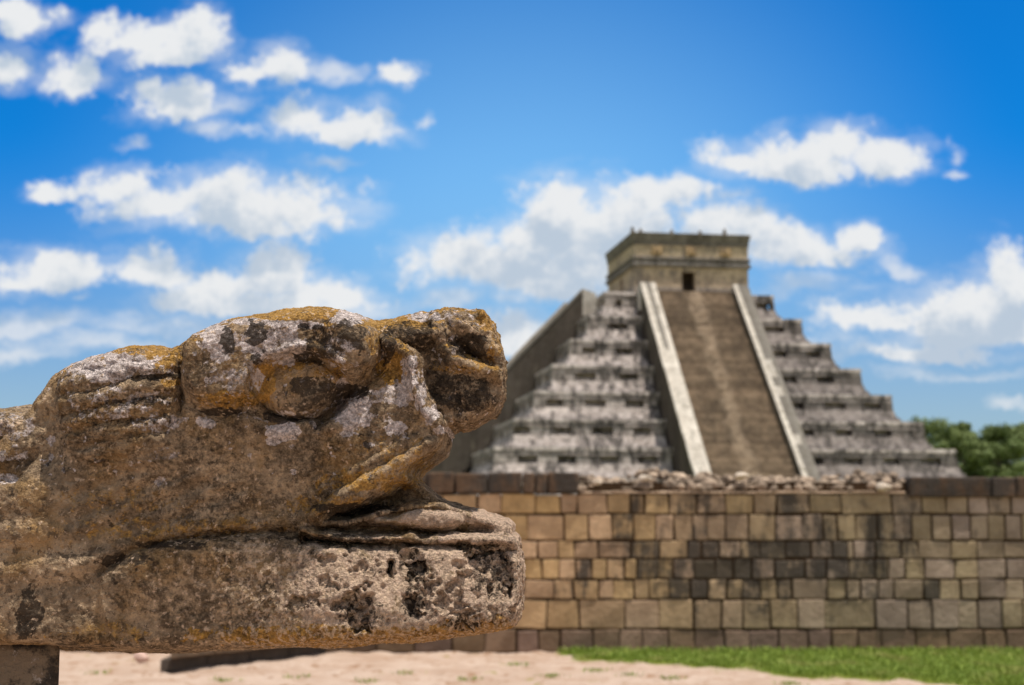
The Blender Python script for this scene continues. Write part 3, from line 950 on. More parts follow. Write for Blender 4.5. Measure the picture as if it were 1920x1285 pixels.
# ================================================================== SERPENT HEAD
D0 = 3.5                       # distance of the middle plane of the sculpture
S = D0 / F                     # metres per photograph pixel there
DF = D0 - 0.29                 # distance of its near cheek
OUT = [(-330, 776), (-60, 773), (0, 768), (40, 762), (84, 757), (90, 755), (102, 734), (112, 713), (120, 700), (140, 687), (168, 673), (196, 664), (224, 657), (252, 652),
       (280, 649), (303, 648), (316, 652), (328, 655), (340, 653), (361, 635), (377, 623), (400, 611), (440, 599), (482, 589), (510, 586),
       (533, 582), (576, 577), (611, 576), (627, 579), (646, 583), (660, 587), (674, 592), (702, 604), (725, 603), (751, 598), (783, 594),
       (811, 589), (839, 583), (863, 581), (888, 586), (912, 590), (919, 596), (923, 611), (930, 632), (937, 651), (942, 670), (945, 700), (943, 728),
       (943, 744), (937, 756), (926, 770), (912, 780), (895, 790), (872, 799), (858, 797), (844, 804), (839, 811), (839, 824), (835, 838),
       (828, 850), (814, 860), (784, 882), (778, 893), (788, 905), (807, 920), (827, 933), (853, 946), (879, 952), (905, 957), (922, 965),
       (951, 972), (964, 982), (963, 998), (974, 1006), (977, 1022), (979, 1036), (983, 1062), (982, 1114), (980, 1140), (975, 1160),
       (957, 1176), (925, 1184), (859, 1192), (794, 1201), (729, 1204), (663, 1209), (598, 1213), (500, 1217), (410, 1220), (315, 1222),
       (271, 1223), (221, 1221), (158, 1217), (113, 1215), (-330, 1213)]
# ---- 2-D maps in photograph pixels (2 px raster)
MU, MV = np.meshgrid(np.arange(-340, 1011, 2, dtype=np.float32), np.arange(548, 1245, 2, dtype=np.float32), indexing='ij')
MP = np.stack([MU.ravel(), MV.ravel(), np.zeros(MU.size)], 1)
wob = lambda s, a, o=3: (fbm(MP / s, o) * a).reshape(MU.shape)
d2map = poly_sdf(OUT, MU, MV)
WU, WV = MU + wob(38, 9, 5), MV + (fbm(MP / 38 + 50, 5) * 9).reshape(MU.shape)


def inside(poly, w, n=2):
    """0 outside .. 1 once w px inside the (rounded) polygon"""
    return sstep(-poly_sdf(chaikin(poly, n) if n else poly, WU, WV), 0, w)


H = np.full(MU.shape, 236.0, np.float32)
LAB = np.zeros(MU.shape, np.int8)          # 0 cheek/head 1 neck 2 brow 3 eye 4 snout 5 upper lip 6 tongue 7 lower jaw
# -- neck behind the collar
ncoll = [(-400, 600), (88, 600), (90, 757), (84, 800), (66, 850), (50, 890), (30, 915), (-400, 925)]
mN = inside(ncoll, 10, 0)
H = H * (1 - mN) + (196 + 5 * np.sin((MV + 0.28 * MU + (fbm(MP / 60 + 77, 3) * 40).reshape(MU.shape)) / 12.0)) * mN
LAB[inside(ncoll, 1, 0) > 0.5] = 1
# the collar rolls back towards the neck
H -= 34 * (1 - sstep(MU, 86, 150)) * (1 - mN) * (1 - sstep(MV, 850, 930))
# -- ridged feathers on the collar hump
hump = [(100, 690), (200, 640), (345, 630), (337, 780), (337, 880), (230, 900), (120, 860), (90, 780)]
mh = inside(hump, 30)
q = WV + 0.20 * (WU - 220) + (fbm(MP / 70 + 9, 3) * 14).reshape(MU.shape)
saw = np.zeros_like(H)
for q0, a in ((700, 11), (735, 13), (772, 12), (806, 9), (838, 7)):
    x = q - q0
    saw += a * (sstep(x, -7, 5) * np.exp(-np.clip(x, 0, None) / 26.0) - 0.5 * np.exp(-((x + 11) / 8.0) ** 2))
H += saw * mh + 10 * inside(hump, 80)
# -- soft diagonal grooves lower on the neck side
low = [(110, 870), (360, 840), (500, 900), (480, 985), (260, 1010), (100, 1040)]
H += 4.5 * np.sin((WV + 0.48 * WU) / 7.0) * inside(low, 50)
low2 = [(-100, 930), (190, 930), (190, 1150), (-100, 1150)]
H += 4.0 * np.sin((WV + 0.10 * WU) / 12.0) * inside(low2, 60)
# -- brow
brow = [(341, 640), (380, 560), (560, 530), (690, 560), (712, 606), (716, 650), (712, 690), (690, 712), (640, 745), (585, 800), (520, 795), (478, 756), (455, 768), (420, 775), (385, 768),
        (352, 748), (340, 712)]
mB = inside(brow, 26, 1)
H += 44 * mB
H -= 10 * np.exp(-((-poly_sdf(brow, WU, WV) + 7) / 9.0) ** 2) * (MV > 690)
LAB[inside(brow, 1, 1) > 0.5] = 2
# eye socket, ball and the lip of the lower lid
ex, ey = (WU - 566) / 96, (WV - 728) / 68
er = np.sqrt(ex ** 2 + ey ** 2)
H -= 44 * (1 - sstep(er, 0.86, 1.02))
bx_, by_ = (WU - 572) / 74, (WV - 731) / 50
br = np.sqrt(bx_ ** 2 + by_ ** 2)
H += 20 * np.sqrt(np.clip(1 - br ** 2, 0, 1))
LAB[er < 0.92] = 3
H += 11 * np.exp(-(line_dist([(478, 752), (484, 712), (508, 684), (540, 667), (576, 659), (618, 666), (656, 688)], WU, WV)[0] / 6.5) ** 2)
H += 16 * np.exp(-((WV - (806 - 0.0012 * (WU - 560) ** 2)) / 12) ** 2) * np.exp(-((WU - 560) / 75) ** 2)
# round boss at the front of the brow
H -= 24 * np.exp(-(line_dist([(342, 650), (337, 700), (339, 772)], MU + (WU - MU) * 0.4, WV)[0] / 7.0) ** 2)
rb = np.sqrt(((WU - 668) / 52) ** 2 + ((WV - 640) / 56) ** 2)
H += 20 * np.sqrt(np.clip(1 - rb ** 2, 0, 1))
# crease in front of the brow
H -= 26 * np.exp(-(line_dist([(706, 606), (716, 650), (710, 690), (660, 735), (600, 800)], WU, WV)[0] / 9.0) ** 2)
# -- snout
snout = [(704, 560), (960, 560), (970, 780), (880, 815), (842, 812), (812, 790), (795, 756), (781, 722), (776, 668), (745, 652), (716, 650)]
mS = inside(snout, 12, 1)
H = H * (1 - mS) + 150 * mS
LAB[inside(snout, 1, 1) > 0.5] = 4
plate = [(704, 600), (760, 604), (818, 606), (826, 622), (800, 642), (752, 650), (718, 668)]
H += 46 * inside(plate, 16, 1)
H += 30 * np.exp(-(line_dist([(822, 606), (826, 640), (846, 668), (880, 680), (918, 688), (938, 700)], WU, WV)[0] / 11.0) ** 2) * mS
H += 12 * np.exp(-(line_dist([(836, 590), (872, 604), (908, 626), (932, 660)], WU, WV)[0] / 12.0) ** 2) * mS
nost = [(842, 628), (866, 626), (890, 636), (914, 652), (934, 684), (926, 694), (900, 684), (872, 676), (856, 662), (846, 640)]
H -= 52 * inside(nost, 26, 1)
H += 22 * np.exp(-(((WU - 905) / 40) ** 2 + ((WV - 735) / 50) ** 2)) * mS
# front edge of the cheek, standing proud of the snout
H += 22 * np.exp(-(line_dist([(768, 662), (778, 700), (784, 735), (800, 772), (832, 806)], WU, WV)[0] / 10.0) ** 2) * (1 - mS)
H -= 24 * np.exp(-(((WU - 735) / 34) ** 2 + ((WV - 690) / 36) ** 2)) * (1 - mS)
# -- upper lip: stepped bands sweeping back to the corner of the mouth
L0 = [(760, 826), (663, 879), (608, 905), (560, 955)]
L1 = [(838, 812), (800, 830), (729, 876), (683, 898), (631, 928), (575, 975)]
for Ln, amp, lam in ((L0, 9, 45), (L1, 16, 60)):
    dl, sd = line_dist(Ln, WU, WV)
    # side > 0 is the upper-left side for these right-to-left lines
    H += amp * sstep(-sd * dl, -5, 5) * np.exp(-np.clip(-sd * dl, 0, None) / lam) * (dl < 160) * sstep(MU, 540, 640) * (MV < 985)
lip = [(842, 808), (842, 850), (784, 886), (755, 898), (696, 928), (640, 950), (590, 975), (575, 968), (631, 924), (683, 894), (729, 872), (800, 826)]
LAB[inside(lip, 1, 0) > 0.5] = 5
# -- the open mouth and the tongue rising in it
mouth = [(586, 984), (640, 953), (696, 930), (755, 900), (784, 880), (1000, 880), (1000, 962), (900, 958), (858, 955), (804, 950), (735, 956), (690, 972), (640, 985)]
mM = inside(mouth, 12, 1)
H = H * (1 - mM) + (112 + 24 * np.exp(-((WU - 840 - (WV - 925) * 1.5) / 60) ** 2)) * mM
LAB[inside(mouth, 1, 1) > 0.5] = 6
# -- lower jaw
jaw = [(188, 1074), (221, 1050), (271, 1028), (315, 1015), (394, 1005), (520, 999), (600, 1002), (700, 1000), (1060, 1000), (1060, 1300), (250, 1300), (205, 1190), (190, 1120)]
mJ = inside(jaw, 34, 2)
H += (8 + 22 * sstep(MU, 420, 680)) * mJ
ledge = [(560, 990), (640, 985), (690, 970), (735, 954), (804, 948), (858, 953), (1000, 940), (1000, 1026), (560, 1026)]
mL = inside(ledge, 6, 0)
H = H * (1 - mL) + 196 * mL
LAB[(inside(jaw, 1, 2) > 0.5) | (inside(ledge, 1, 0) > 0.5)] = 7
band1 = [(675, 975), (709, 963), (804, 950), (859, 956), (878, 978), (860, 991), (804, 998), (742, 988), (690, 984)]
H += 40 * inside(band1, 13, 1)
band2 = [(566, 984), (614, 993), (683, 1001), (760, 996), (795, 1005), (825, 997), (925, 1003), (1000, 1006), (1000, 1030), (860, 1022), (795, 1023), (683, 1021), (598, 1014), (558, 1000)]
H += 58 * inside(band2, 9, 1)
cre = line_dist([(190, 1072), (221, 1052), (271, 1029), (315, 1016), (394, 1006), (520, 1000), (600, 1018), (683, 1026), (795, 1028), (860, 1027), (990, 1034)], WU, WV)[0]
H -= 23 * np.exp(-(cre / 8.0) ** 2) * (0.55 + 0.45 * sstep(MU, 250, 520))
H += 10 * np.exp(-(line_dist([(150, 1062), (221, 1030), (315, 995), (394, 985), (520, 978), (600, 975)], WU, WV)[0] / 16.0) ** 2)
H -= 30 * np.exp(-(line_dist([(600, 992), (683, 992), (742, 994), (804, 1001), (860, 997), (915, 994)], WU, WV)[0] / 6.0) ** 2)
H -= 26 * sstep(MU, 880, 990) ** 2 * mJ          # the jaw narrows to its tip
H -= 30 * sstep(MU, 840, 960) * (LAB == 4)
H -= 26 * sstep(MV, 800, 985) * (LAB == 0) * sstep(MU, 120, 300)
H += (44 * (MV - 1020) / 140.0 * np.clip((1130 - MV) / 20 + 1, 0, 1) + 44 * 110 / 140.0 * np.clip(-(1130 - MV) / 20, 0, 1)).clip(0, 36) * mJ * sstep(MU, 380, 680) - 12 * mJ * sstep(MU, 380, 680) - 14 * mJ * (1 - sstep(MU, 380, 680)) * sstep(MV, 1040, 1180)
# big eroded hollows of the lower jaw
for poly, dep, w_ in (([(900, 1030), (925, 1026), (955, 1040), (968, 1075), (966, 1110), (958, 1130), (944, 1125), (930, 1110), (918, 1130), (908, 1120), (905, 1090), (880, 1070), (866, 1045)], 30, 12),
                      ([(760, 1050), (790, 1042), (806, 1060), (800, 1080), (775, 1085), (770, 1070)], 34, 9),
                      ([(724, 1048), (738, 1046), (746, 1066), (740, 1085), (726, 1080)], 30, 8),
                      ([(752, 1110), (790, 1112), (786, 1140), (776, 1160), (764, 1150), (758, 1130)], 26, 9),
                      ([(622, 1120), (660, 1112), (700, 1108), (715, 1125), (705, 1170), (712, 1185), (690, 1180), (668, 1190), (652, 1170), (655, 1135), (630, 1142)], 24, 12),
                      ([(832, 1186), (850, 1165), (880, 1156), (912, 1162), (890, 1172), (862, 1176)], 20, 7),
                      ([(914, 1134), (926, 1136), (930, 1150), (924, 1168), (918, 1166), (922, 1148)], 18, 4),
                      ([(598, 1125), (612, 1122), (616, 1132), (604, 1140)], 14, 4), ([(650, 1180), (670, 1184), (672, 1196), (655, 1196)], 22, 6),
                      ([(812, 1136), (826, 1136), (828, 1146), (816, 1146)], 14, 4), ([(890, 1108), (900, 1106), (900, 1122), (892, 1120)], 14, 4)):
    H -= dep * 1.25 * inside(poly, max(4, w_ * 0.55), 1) * (0.75 + 0.5 * (fbm(MP / 11 + 5, 3)).reshape(MU.shape))
from_px = lambda A, u, v: None


def sample(A, u, v):
    x = np.clip((u + 340) / 2, 0, A.shape[0] - 1.001)
    y = np.clip((v - 548) / 2, 0, A.shape[1] - 1.001)
    i, j = x.astype(int), y.astype(int)
    fx, fy = x - i, y - j
    return A[i, j] * (1 - fx) * (1 - fy) + A[i + 1, j] * fx * (1 - fy) + A[i, j + 1] * (1 - fx) * fy + A[i + 1, j + 1] * fx * fy


# smooth the relief a touch
def blur(A):
    B = A.copy()
    B[1:-1] = (A[:-2] + 2 * A[1:-1] + A[2:]) / 4
    C = B.copy()
    C[:, 1:-1] = (B[:, :-2] + 2 * B[:, 1:-1] + B[:, 2:]) / 4
    return C


H = blur(blur(H))
# ---- field on a grid: x, z and the half-thickness w
h = 0.0031
x0 = at(-240, 900, D0).x
x1 = at(1000, 900, D0).x
zb_, zt_ = at(900, 1236, D0).z, at(900, 560, D0).z
xs = np.arange(x0, x1, h)
zs = np.arange(zb_, zt_, h)
ws = -h / 2 + h * np.arange(int(0.46 / h))
XX, ZZ = np.meshgrid(xs, zs, indexing='ij')
um, vm = proj_np(XX, D0, ZZ)
uf, vf = proj_np(XX, DF, ZZ)
d2 = (sample(d2map, um, vm) * S).astype(np.float32)
Hm = (sample(H, uf, vf) * S).astype(np.float32)
# how fast the outline closes towards the viewer (rounded top, flatter underside)
gu, gv_ = np.gradient(d2map)
gl = np.sqrt(gu ** 2 + gv_ ** 2) + 1e-6
need = (gu / gl * (MU - 960) + gv_ / gl * (MV - 962)) * 0.09 / 236
for _ in range(160): need = blur(need)
slope = (np.clip(sample(need, um, vm) + 0.05, 0.02, 0.22)).astype(np.float32)
mouthy = sstep(um, 640, 760) * sstep(vm, 800, 860)
kr = (0.046 - 0.018 * sstep(um, 335, 380) * (1 - sstep(vm, 640, 720)) * (1 - sstep(um, 690, 780)) - 0.03 * sstep(um, 690, 780) - 0.012 * sstep(vm, 900, 1000) * (1 - sstep(um, 690, 780)))
kr = (kr * (1 - mouthy) + (0.017 + 0.012 * sstep(vm, 1080, 1150)) * mouthy).astype(np.float32)
aw = np.abs(ws).astype(np.float32)
a = d2[:, :, None] + slope[:, :, None] * aw
b = aw - Hm[:, :, None]
k3 = kr[:, :, None]
hh = np.clip(0.5 + 0.5 * (a - b) / k3, 0, 1)
fld = b + (a - b) * hh + k3 * hh * (1 - hh)
del a, b, hh


def surface_nets(f):
    """vectorised surface nets; returns vertices in grid units and quads"""
    s = f < 0
    c = np.zeros(tuple(n - 1 for n in f.shape), np.int8)
    for i in (0, 1):
        for j in (0, 1):
            for k in (0, 1):
                c += s[i:f.shape[0] - 1 + i, j:f.shape[1] - 1 + j, k:f.shape[2] - 1 + k]
    act = (c > 0) & (c < 8)
    idx = np.full(act.shape, -1, np.int32)
    ci, cj, ck = np.nonzero(act)
    n = len(ci)
    idx[ci, cj, ck] = np.arange(n)
    acc = np.zeros((n, 3), np.float32)
    cnt = np.zeros(n, np.float32)
    corners = [(i, j, k) for i in (0, 1) for j in (0, 1) for k in (0, 1)]
    val = {q: f[ci + q[0], cj + q[1], ck + q[2]] for q in corners}
    for q in corners:
        for ax in range(3):
            if q[ax]: continue
            r = list(q); r[ax] = 1; r = tuple(r)
            va, vb = val[q], val[r]
            m = (va < 0) != (vb < 0)
            t_ = np.where(m, va / np.where(m, va - vb, 1), 0)
            p = np.tile(np.array(q, np.float32), (n, 1))
            p[:, ax] += t_
            acc += p * m[:, None]
            cnt += m
    V = acc / cnt[:, None] + np.stack([ci, cj, ck], 1)
    quads = []
    for ax in range(3):
        b_, c_ = [(1, 2), (2, 0), (0, 1)][ax]
        sl0 = [slice(None)] * 3; sl1 = [slice(None)] * 3
        sl0[ax] = slice(0, -1); sl1[ax] = slice(1, None)
        ch = s[tuple(sl0)] != s[tuple(sl1)]
        e = np.stack(np.nonzero(ch), 1)
        ok = (e[:, b_] > 0) & (e[:, c_] > 0) & (e[:, b_] < f.shape[b_] - 1) & (e[:, c_] < f.shape[c_] - 1)
        e = e[ok]
        flip = s[e[:, 0], e[:, 1], e[:, 2]]
        o = []
        for db, dc in ((0, 0), (-1, 0), (-1, -1), (0, -1)):
            g = e.copy(); g[:, b_] += db; g[:, c_] += dc
            o.append(idx[g[:, 0], g[:, 1], g[:, 2]])
        qd = np.stack(o, 1)
        qd[~flip] = qd[~flip][:, ::-1]
        quads.append(qd)
    qd = np.concatenate(quads)
    return V, qd[(qd >= 0).all(1)]


GV, GQ = surface_nets(fld)
del fld


def vnormals(V, Q):
    n = np.cross(V[Q[:, 2]] - V[Q[:, 0]], V[Q[:, 3]] - V[Q[:, 1]])
    o = np.zeros_like(V)
    for k in range(4):
        for c_ in range(3):
            o[:, c_] += np.bincount(Q[:, k], n[:, c_], len(V))
    return o / (np.linalg.norm(o, axis=1, keepdims=True) + 1e-12)


mid = GV[:, 2] < 0.999
wv = GV[:, 2] * h - h / 2
wv[mid] = 0
SV = np.stack([xs[0] + GV[:, 0] * h, -wv, zs[0] + GV[:, 1] * h], 1).astype(np.float64)   # y relative to the middle plane
N0 = vnormals(SV, GQ)
vis = N0[:, 1] < 0
if N0[:, 1][~mid].mean() > 0:
    GQ = GQ[:, ::-1]
    N0 = -N0
U_, V_px = proj_np(SV[:, 0], DF, SV[:, 2])
UM, VM = proj_np(SV[:, 0], D0 + SV[:, 1], SV[:, 2])        # where the photograph shows the point
lab = LAB[np.clip(np.round((U_ + 340) / 2).astype(int), 0, LAB.shape[0] - 1), np.clip(np.round((V_px - 548) / 2).astype(int), 0, LAB.shape[1] - 1)]
# ---- weathering of the surface along its normal
jawm = sstep(V_px, 1000, 1040) * sstep(U_ + 130 * fbm(SV / 0.12 + 55, 4), 380, 720)
humpm = sstep(-poly_sdf(hump, U_.astype(np.float32), V_px.astype(np.float32)), 0, 30)
snoutm = (lab == 4).astype(float)
tongm = (lab == 6).astype(float)
disp = 0.0085 * fbm(SV / 0.12, 4) + 0.0042 * fbm(SV / 0.03 + 7, 4, 0.6)
disp += (0.0034 + 0.0030 * humpm + 0.002 * snoutm + 0.0015 * jawm) * fbm(SV / 0.016 + 3, 4, 0.65, ridged=True)
aniso = SV @ np.array([[1, 0, 0.22], [0, 1, 0], [0, 0, 1.0]]).T
disp += 0.005 * humpm * fbm(aniso / np.array([0.05, 0.03, 0.016]) + 5, 3, ridged=True)
disp += 0.006 * snoutm * fbm(SV / 0.05 + 21, 4, ridged=True)
fc = fbm(SV / 0.05 + 61, 2)[:, None] * 0.3
disp += (0.004 + 0.008 * snoutm + 0.003 * humpm) * (worley(SV / 0.055 + fc, 3)[0] - 0.5) + 0.003 * (worley(SV / 0.024 + fc, 4)[0] - 0.5)
# pits: solution holes in the limestone
pm = np.clip(0.25 + 0.9 * jawm + 0.25 * snoutm - 0.2 * (lab == 6), 0, 1)
fld_j = fbm(SV / 0.075 + 11, 4)
d1, r1 = worley(SV / 0.034 + fbm(SV / 0.03, 2)[:, None] * 0.25)
disp -= 0.010 * pm * sstep(0.30 + 0.2 * r1 - d1, 0, 0.10) * (r1 > 0.90 - 0.16 * sstep(fld_j, -0.1, 0.5) * jawm)
d1, r1 = worley(SV / 0.015 + 4, 1)
disp -= 0.006 * pm * sstep(0.46 - d1, 0, 0.2) * (r1 > 0.84 - 0.22 * sstep(fld_j, -0.1, 0.4))
# ragged cavities where the crust has fallen out
cav = sstep(fbm(SV / np.array([0.075, 0.075, 0.06]) + 33, 6, 0.58) + 0.10 * sstep(U_, 620, 760), 0.20, 0.255)
disp -= 0.020 * cav * jawm * (0.75 + 0.6 * fbm(SV / 0.02 + 2, 2))
disp[mid] *= 0.5
SV = SV + N0 * disp[:, None] * np.where(mid, 0.6, 1)[:, None]
SV[mid, 1] = 0
NR = vnormals(SV, GQ)
NR[mid, 1] = 0
NR /= np.linalg.norm(NR, axis=1, keepdims=True)

# ---- lichens and stains, mixed with painted sunlit edges, bounce glow and hollow shade
def patches(lst, rag=0.35, sc_=0.02, salt=0.0):
    o = np.zeros(len(SV))
    nz = fbm(SV / (sc_ * 1.6) + salt, 6, 0.66)
    for (u, v, ru, rv_, amp) in lst:
        r = np.sqrt(((UM - u) / ru) ** 2 + ((VM - v) / rv_) ** 2)
        o = np.maximum(o, amp * sstep(1 - r + nz * rag * 2.6, -0.02, 0.20))
    return o


upz = NR[:, 2]
nzA, nzB, nzC = fbm(SV / 0.06 + 60, 5), fbm(SV / 0.02 + 70, 4), fbm(SV / 0.16 + 80, 3)
white = patches([(530, 812, 36, 22, 1), (512, 826, 16, 12, 1), (385, 793, 22, 12, 0.9), (664, 778, 42, 42, .9), (652, 760, 30, 20, .8), (745, 802, 22, 20, 1), (768, 705, 16, 45, 1), (786, 745, 9, 30, .9), (806, 778, 14, 18, .9), (830, 805, 16, 10, 1), (470, 606, 60, 8, .8), (650, 592, 22, 10, 1), (400, 620, 22, 14, 1), (742, 740, 40, 22, .8),
                 (700, 745, 24, 18, .6), (520, 645, 75, 42, .85), (480, 712, 16, 26, .7), (440, 690, 40, 50, .45), (410, 640, 45, 34, .9), (640, 660, 36, 32, .6), (650, 600, 34, 14, 1),
                 (560, 610, 70, 9, .9), (430, 712, 34, 26, .6), (200, 690, 95, 28, .9), (290, 690, 45, 20, .5), (150, 745, 30, 60, .45), (250, 745, 85, 18, .6), (290, 790, 60, 22, .6), (300, 850, 40, 14, .5),
                 (555, 778, 40, 12, .6), (640, 720, 12, 10, .8), (250, 770, 55, 14, .55), (210, 770, 40, 16, .6), (95, 830, 10, 14, .8), (870, 600, 40, 16, .5), (800, 600, 40, 6, .9), (850, 640, 12, 30, .5),
                 (300, 905, 14, 10, .6), (550, 885, 8, 6, .7), (20, 800, 60, 26, .55), (20, 850, 50, 16, .5), (15, 900, 22, 14, .7)], salt=1)  # edge patches also paint the sunlit crests of brow and cheek
white = np.maximum(white, 0.75 * sstep(nzB + 0.5 * nzA, 0.28, 0.40) * (VM < 900) * (lab != 6))
gold = sstep(upz + 0.9 * nzA, 0.42, 0.8) * (VM < 700)
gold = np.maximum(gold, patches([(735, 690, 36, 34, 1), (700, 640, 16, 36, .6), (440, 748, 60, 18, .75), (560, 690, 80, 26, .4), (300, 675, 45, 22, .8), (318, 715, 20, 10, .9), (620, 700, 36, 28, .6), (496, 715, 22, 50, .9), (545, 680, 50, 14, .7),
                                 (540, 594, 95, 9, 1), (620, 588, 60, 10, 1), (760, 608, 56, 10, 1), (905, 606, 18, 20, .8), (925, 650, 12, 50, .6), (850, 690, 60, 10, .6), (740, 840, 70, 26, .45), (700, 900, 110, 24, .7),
                                 (760, 868, 60, 16, .6), (610, 945, 90, 22, .6), (330, 990, 200, 24, .55), (230, 940, 130, 30, .45), (120, 1000, 130, 30, .35), (640, 1192, 290, 22, 1), (880, 1180, 110, 16, 1), (900, 1165, 70, 14, .6), (390, 750, 30, 16, .6), (200, 1190, 110, 22, .5)], salt=2))  # low patches paint light bounced from the ground onto the undersides
dark = patches([(425, 640, 18, 28, .9), (480, 625, 26, 26, .9), (500, 600, 22, 9, .5), (570, 615, 12, 8, 1), (595, 615, 14, 7, .8), (600, 650, 34, 34, .8), (655, 632, 34, 34, .75), (575, 670, 30, 14, .9), (590, 728, 56, 26, .8), (560, 755, 40, 18, .6),
                (480, 672, 14, 12, .8), (620, 745, 40, 20, .7), (540, 785, 60, 12, .9), (660, 735, 40, 14, .9), (770, 628, 60, 22, .75), (725, 655, 16, 30, .8), (880, 650, 40, 26, .9), (860, 735, 70, 44, .75), (800, 720, 22, 40, .5),
                (420, 772, 50, 10, .9), (660, 955, 90, 14, .8), (620, 1012, 90, 10, .8), (55, 1150, 30, 50, .9), (60, 1260, 60, 60, .5), (170, 1200, 80, 18, .6), (290, 707, 48, 9, .8), (260, 752, 70, 10, .7), (250, 790, 70, 10, .6), (230, 1050, 60, 14, .8),
                (330, 1022, 80, 10, .8), (450, 1010, 90, 9, .6), (100, 905, 120, 60, .35), (925, 1078, 46, 54, .75), (780, 1068, 30, 28, .95), (772, 1135, 24, 30, .95), (675, 1150, 48, 40, .7), (870, 1168, 44, 10, .8), (735, 1066, 12, 22, .7)], salt=3)  # patches in creases and hollows paint the shade there
dark = np.maximum(dark, 0.65 * sstep(nzA + 0.5 * nzB, 0.22, 0.42))
crust = jawm * sstep(fbm(SV / 0.05 + 90, 5) + 0.35 * (1 - cav), -0.05, 0.22)
crust = np.maximum(crust, patches([(925, 980, 56, 30, 1), (820, 972, 70, 22, .95), (900, 1012, 90, 12, .9), (730, 976, 50, 14, .6), (965, 1060, 26, 110, .8), (850, 1130, 110, 60, .8), (700, 1010, 70, 8, .5)], salt=7))     # pale crust left on the jaw; upper patches paint its sunlit top
spk = sstep(fbm(SV / 0.014 + 41, 4, 0.6) + 0.30 * sstep(U_, 230, 560) * sstep(V_px, 960, 1060), 0.14, 0.32)

grain = np.clip(0.75 + 0.9 * fbm(SV / 0.10 + 120, 3), 0.1, 1.2) * (1 - 0.65 * (1 - sstep(U_, 170, 300)) * sstep(V_px, 860, 940)) * (1 - 0.5 * (lab == 3)) * (1 - 0.35 * (lab == 5))

m_ser, t = material('carved_limestone')
tco = t.node('ShaderNodeNewGeometry').outputs['Position']
nm = t.noise(tco, 12, 8, 0.68)
nf = t.noise(tco, 42, 8, 0.74)
nf2 = t.noise(t.vmath('ADD', tco, (3.1, 7.7, 1.3)), 55, 8, 0.76)
nff = t.noise(tco, 190, 5, 0.72)
vor = t.node('ShaderNodeTexVoronoi', {'Vector': tco, 'Scale': 190.0, 'Randomness': 1.0}, feature='F1').outputs[0]


def mask(attr, nz, lo_, hi_, amt):
    return t.smooth(t.math('ADD', t.attr(attr), t.math('MULTIPLY_ADD', nz, 2.6, -1.3)), lo_, hi_, 0, amt)


n90 = t.noise(t.vmath('ADD', tco, (9.1, 2.7, 5.3)), 95, 6, 0.8)
c = t.mix(t.smooth(nm, 0.38, 0.62), (0.215, 0.150, 0.090), (0.46, 0.325, 0.20))
c = t.mix(t.smooth(t.noise(tco, 6.5, 5, 0.6), 0.48, 0.62, 0, 0.6), c, (0.31, 0.18, 0.065))
c = t.mix(t.smooth(nf, 0.50, 0.59, 0, 0.72), c, (0.068, 0.045, 0.027))
c = t.mix(t.smooth(nf2, 0.54, 0.62, 0, 0.8), c, (0.50, 0.345, 0.205))
c = t.mix(mask('crust', nf, 0.35, 0.75, 0.9), c, t.mix(nf2, (0.68, 0.495, 0.365), (0.40, 0.275, 0.185)))
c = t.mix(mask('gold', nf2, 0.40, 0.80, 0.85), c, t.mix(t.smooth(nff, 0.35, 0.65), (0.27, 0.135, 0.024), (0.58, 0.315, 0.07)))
c = t.mix(mask('white', nf, 0.48, 0.75, 0.92), c, t.mix(t.smooth(n90, 0.3, 0.7), (0.42, 0.335, 0.295), (0.76, 0.66, 0.615)))
c = t.mix(mask('dark', nf2, 0.45, 0.80, 0.9), c, (0.043, 0.031, 0.021))
c = t.mix(mask('speckle', n90, 0.70, 1.0, 0.75), c, (0.60, 0.435, 0.295))
gr_ = t.math('ADD', 1.12, t.math('MULTIPLY', t.attr('grain'), t.smooth(n90, 0.34, 0.66, -0.72, 0.72)))
c = t.mix(1.0, c, t.node('ShaderNodeCombineXYZ', {0: gr_, 1: gr_, 2: gr_}).outputs[0], 'MULTIPLY')
c = t.mix(t.smooth(nff, 0.40, 0.30, 0, 0.7), c, (0.05, 0.036, 0.026))
hgt_ = t.math('ADD', t.math('MULTIPLY', nf, 1.0), t.math('ADD', t.math('MULTIPLY', nff, 0.55), t.math('MULTIPLY', vor, 0.45)))
finish(t, c, 0.93, t.math('MULTIPLY', t.math('ADD', hgt_, n90), t.math('MULTIPLY_ADD', t.attr('grain'), 0.7, 0.35)), 0.013, 1.0, 0.2)

ser = empty('serpent_head_sculpture', (0, D0, 0))
tag(ser, 'big weathered stone serpent head with open jaws, patched with orange and white lichen', 'sculpture')
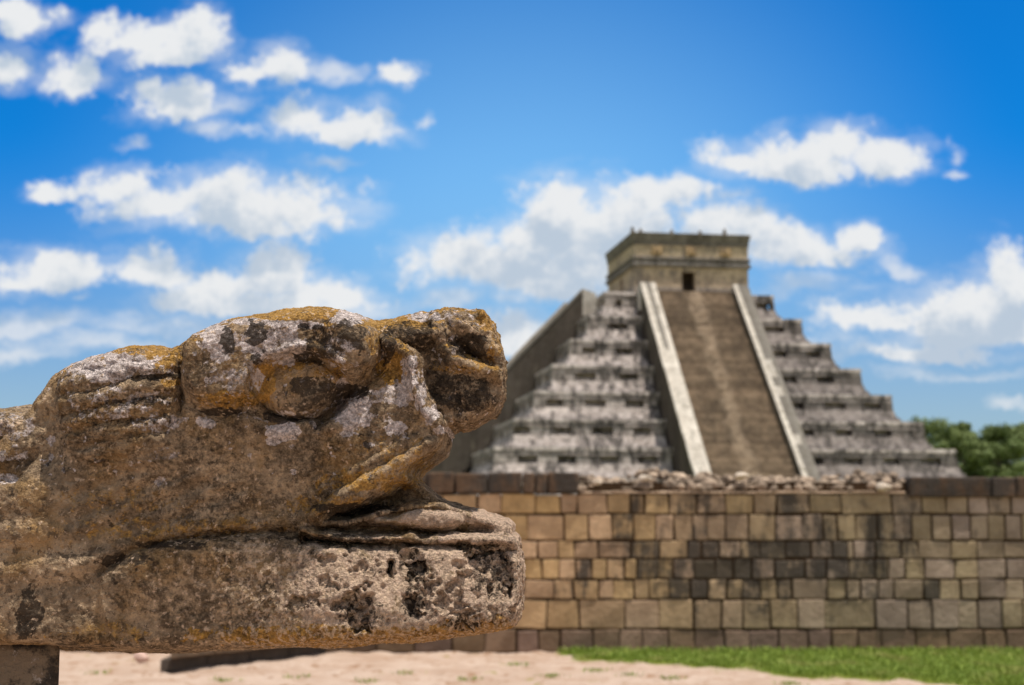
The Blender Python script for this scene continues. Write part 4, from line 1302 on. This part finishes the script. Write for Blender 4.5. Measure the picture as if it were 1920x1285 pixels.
# mirrored far side
nV = len(SV)
FV = np.concatenate([SV, SV * np.array([1, -1, 1])])
FN = np.concatenate([NR, NR * np.array([1, -1, 1])])
FQ = np.concatenate([GQ, GQ[:, ::-1] + nV])
LB = np.concatenate([lab, lab])
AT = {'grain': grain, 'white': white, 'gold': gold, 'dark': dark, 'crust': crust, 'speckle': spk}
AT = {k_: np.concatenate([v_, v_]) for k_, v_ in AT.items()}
ql = LB[FQ[:, 0]]
parts = {}
for i, nm_ in enumerate(('head', 'neck', 'brow', 'eye', 'snout', 'upper_lip', 'tongue', 'lower_jaw')):
    sel = ql == i
    for fq in ((FQ[sel & (FQ[:, 0] < nV)], FQ[sel & (FQ[:, 0] >= nV)]) if nm_ == 'eye' else (FQ[sel],)):
        ids, inv = np.unique(fq, return_inverse=True)
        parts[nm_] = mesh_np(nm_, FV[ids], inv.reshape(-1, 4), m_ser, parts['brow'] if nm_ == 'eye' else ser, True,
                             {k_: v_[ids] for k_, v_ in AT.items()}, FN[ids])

# pier that carries the back of the sculpture
pier = MB()
px0 = at(-235, 1215, D0).x
zt2 = at(0, 1214, D0 - 0.22).z
pf, pb = at(111, 1250, D0 - 0.22).x, at(107, 1250, D0 + 0.22).x
m_pier, t = material('pier_stone')
pos = t.node('ShaderNodeNewGeometry').outputs['Position']
c = t.mix(t.noise(pos, 9, 6, 0.65), (0.19, 0.14, 0.09), (0.27, 0.20, 0.135))
c = t.mix(t.smooth(t.noise(pos, 13, 6, 0.7), 0.44, 0.56, 0, 0.9), c, (0.035, 0.030, 0.026))
c = t.mix(t.smooth(t.noise(pos, 34, 5, 0.7), 0.60, 0.68), c, (0.40, 0.34, 0.29))
finish(t, c, 0.95, t.noise(pos, 40, 6, 0.7), 0.02, 0.9, 0.15)
pier.hexa([(px0, D0 - 0.22, -0.05), (pf + 0.01, D0 - 0.22, -0.05), (pb + 0.01, D0 + 0.22, -0.05), (px0, D0 + 0.22, -0.05)],
          [(px0, D0 - 0.22, zt2 + 0.012), (pf, D0 - 0.22, zt2 + 0.012), (pb, D0 + 0.22, zt2 + 0.012), (px0, D0 + 0.22, zt2 + 0.012)])
o = pier.build('stone_pier', m_pier, None, 0.025, 3, True)
tag(o, 'dark square stone pier carrying the back of the serpent sculpture', 'pier')
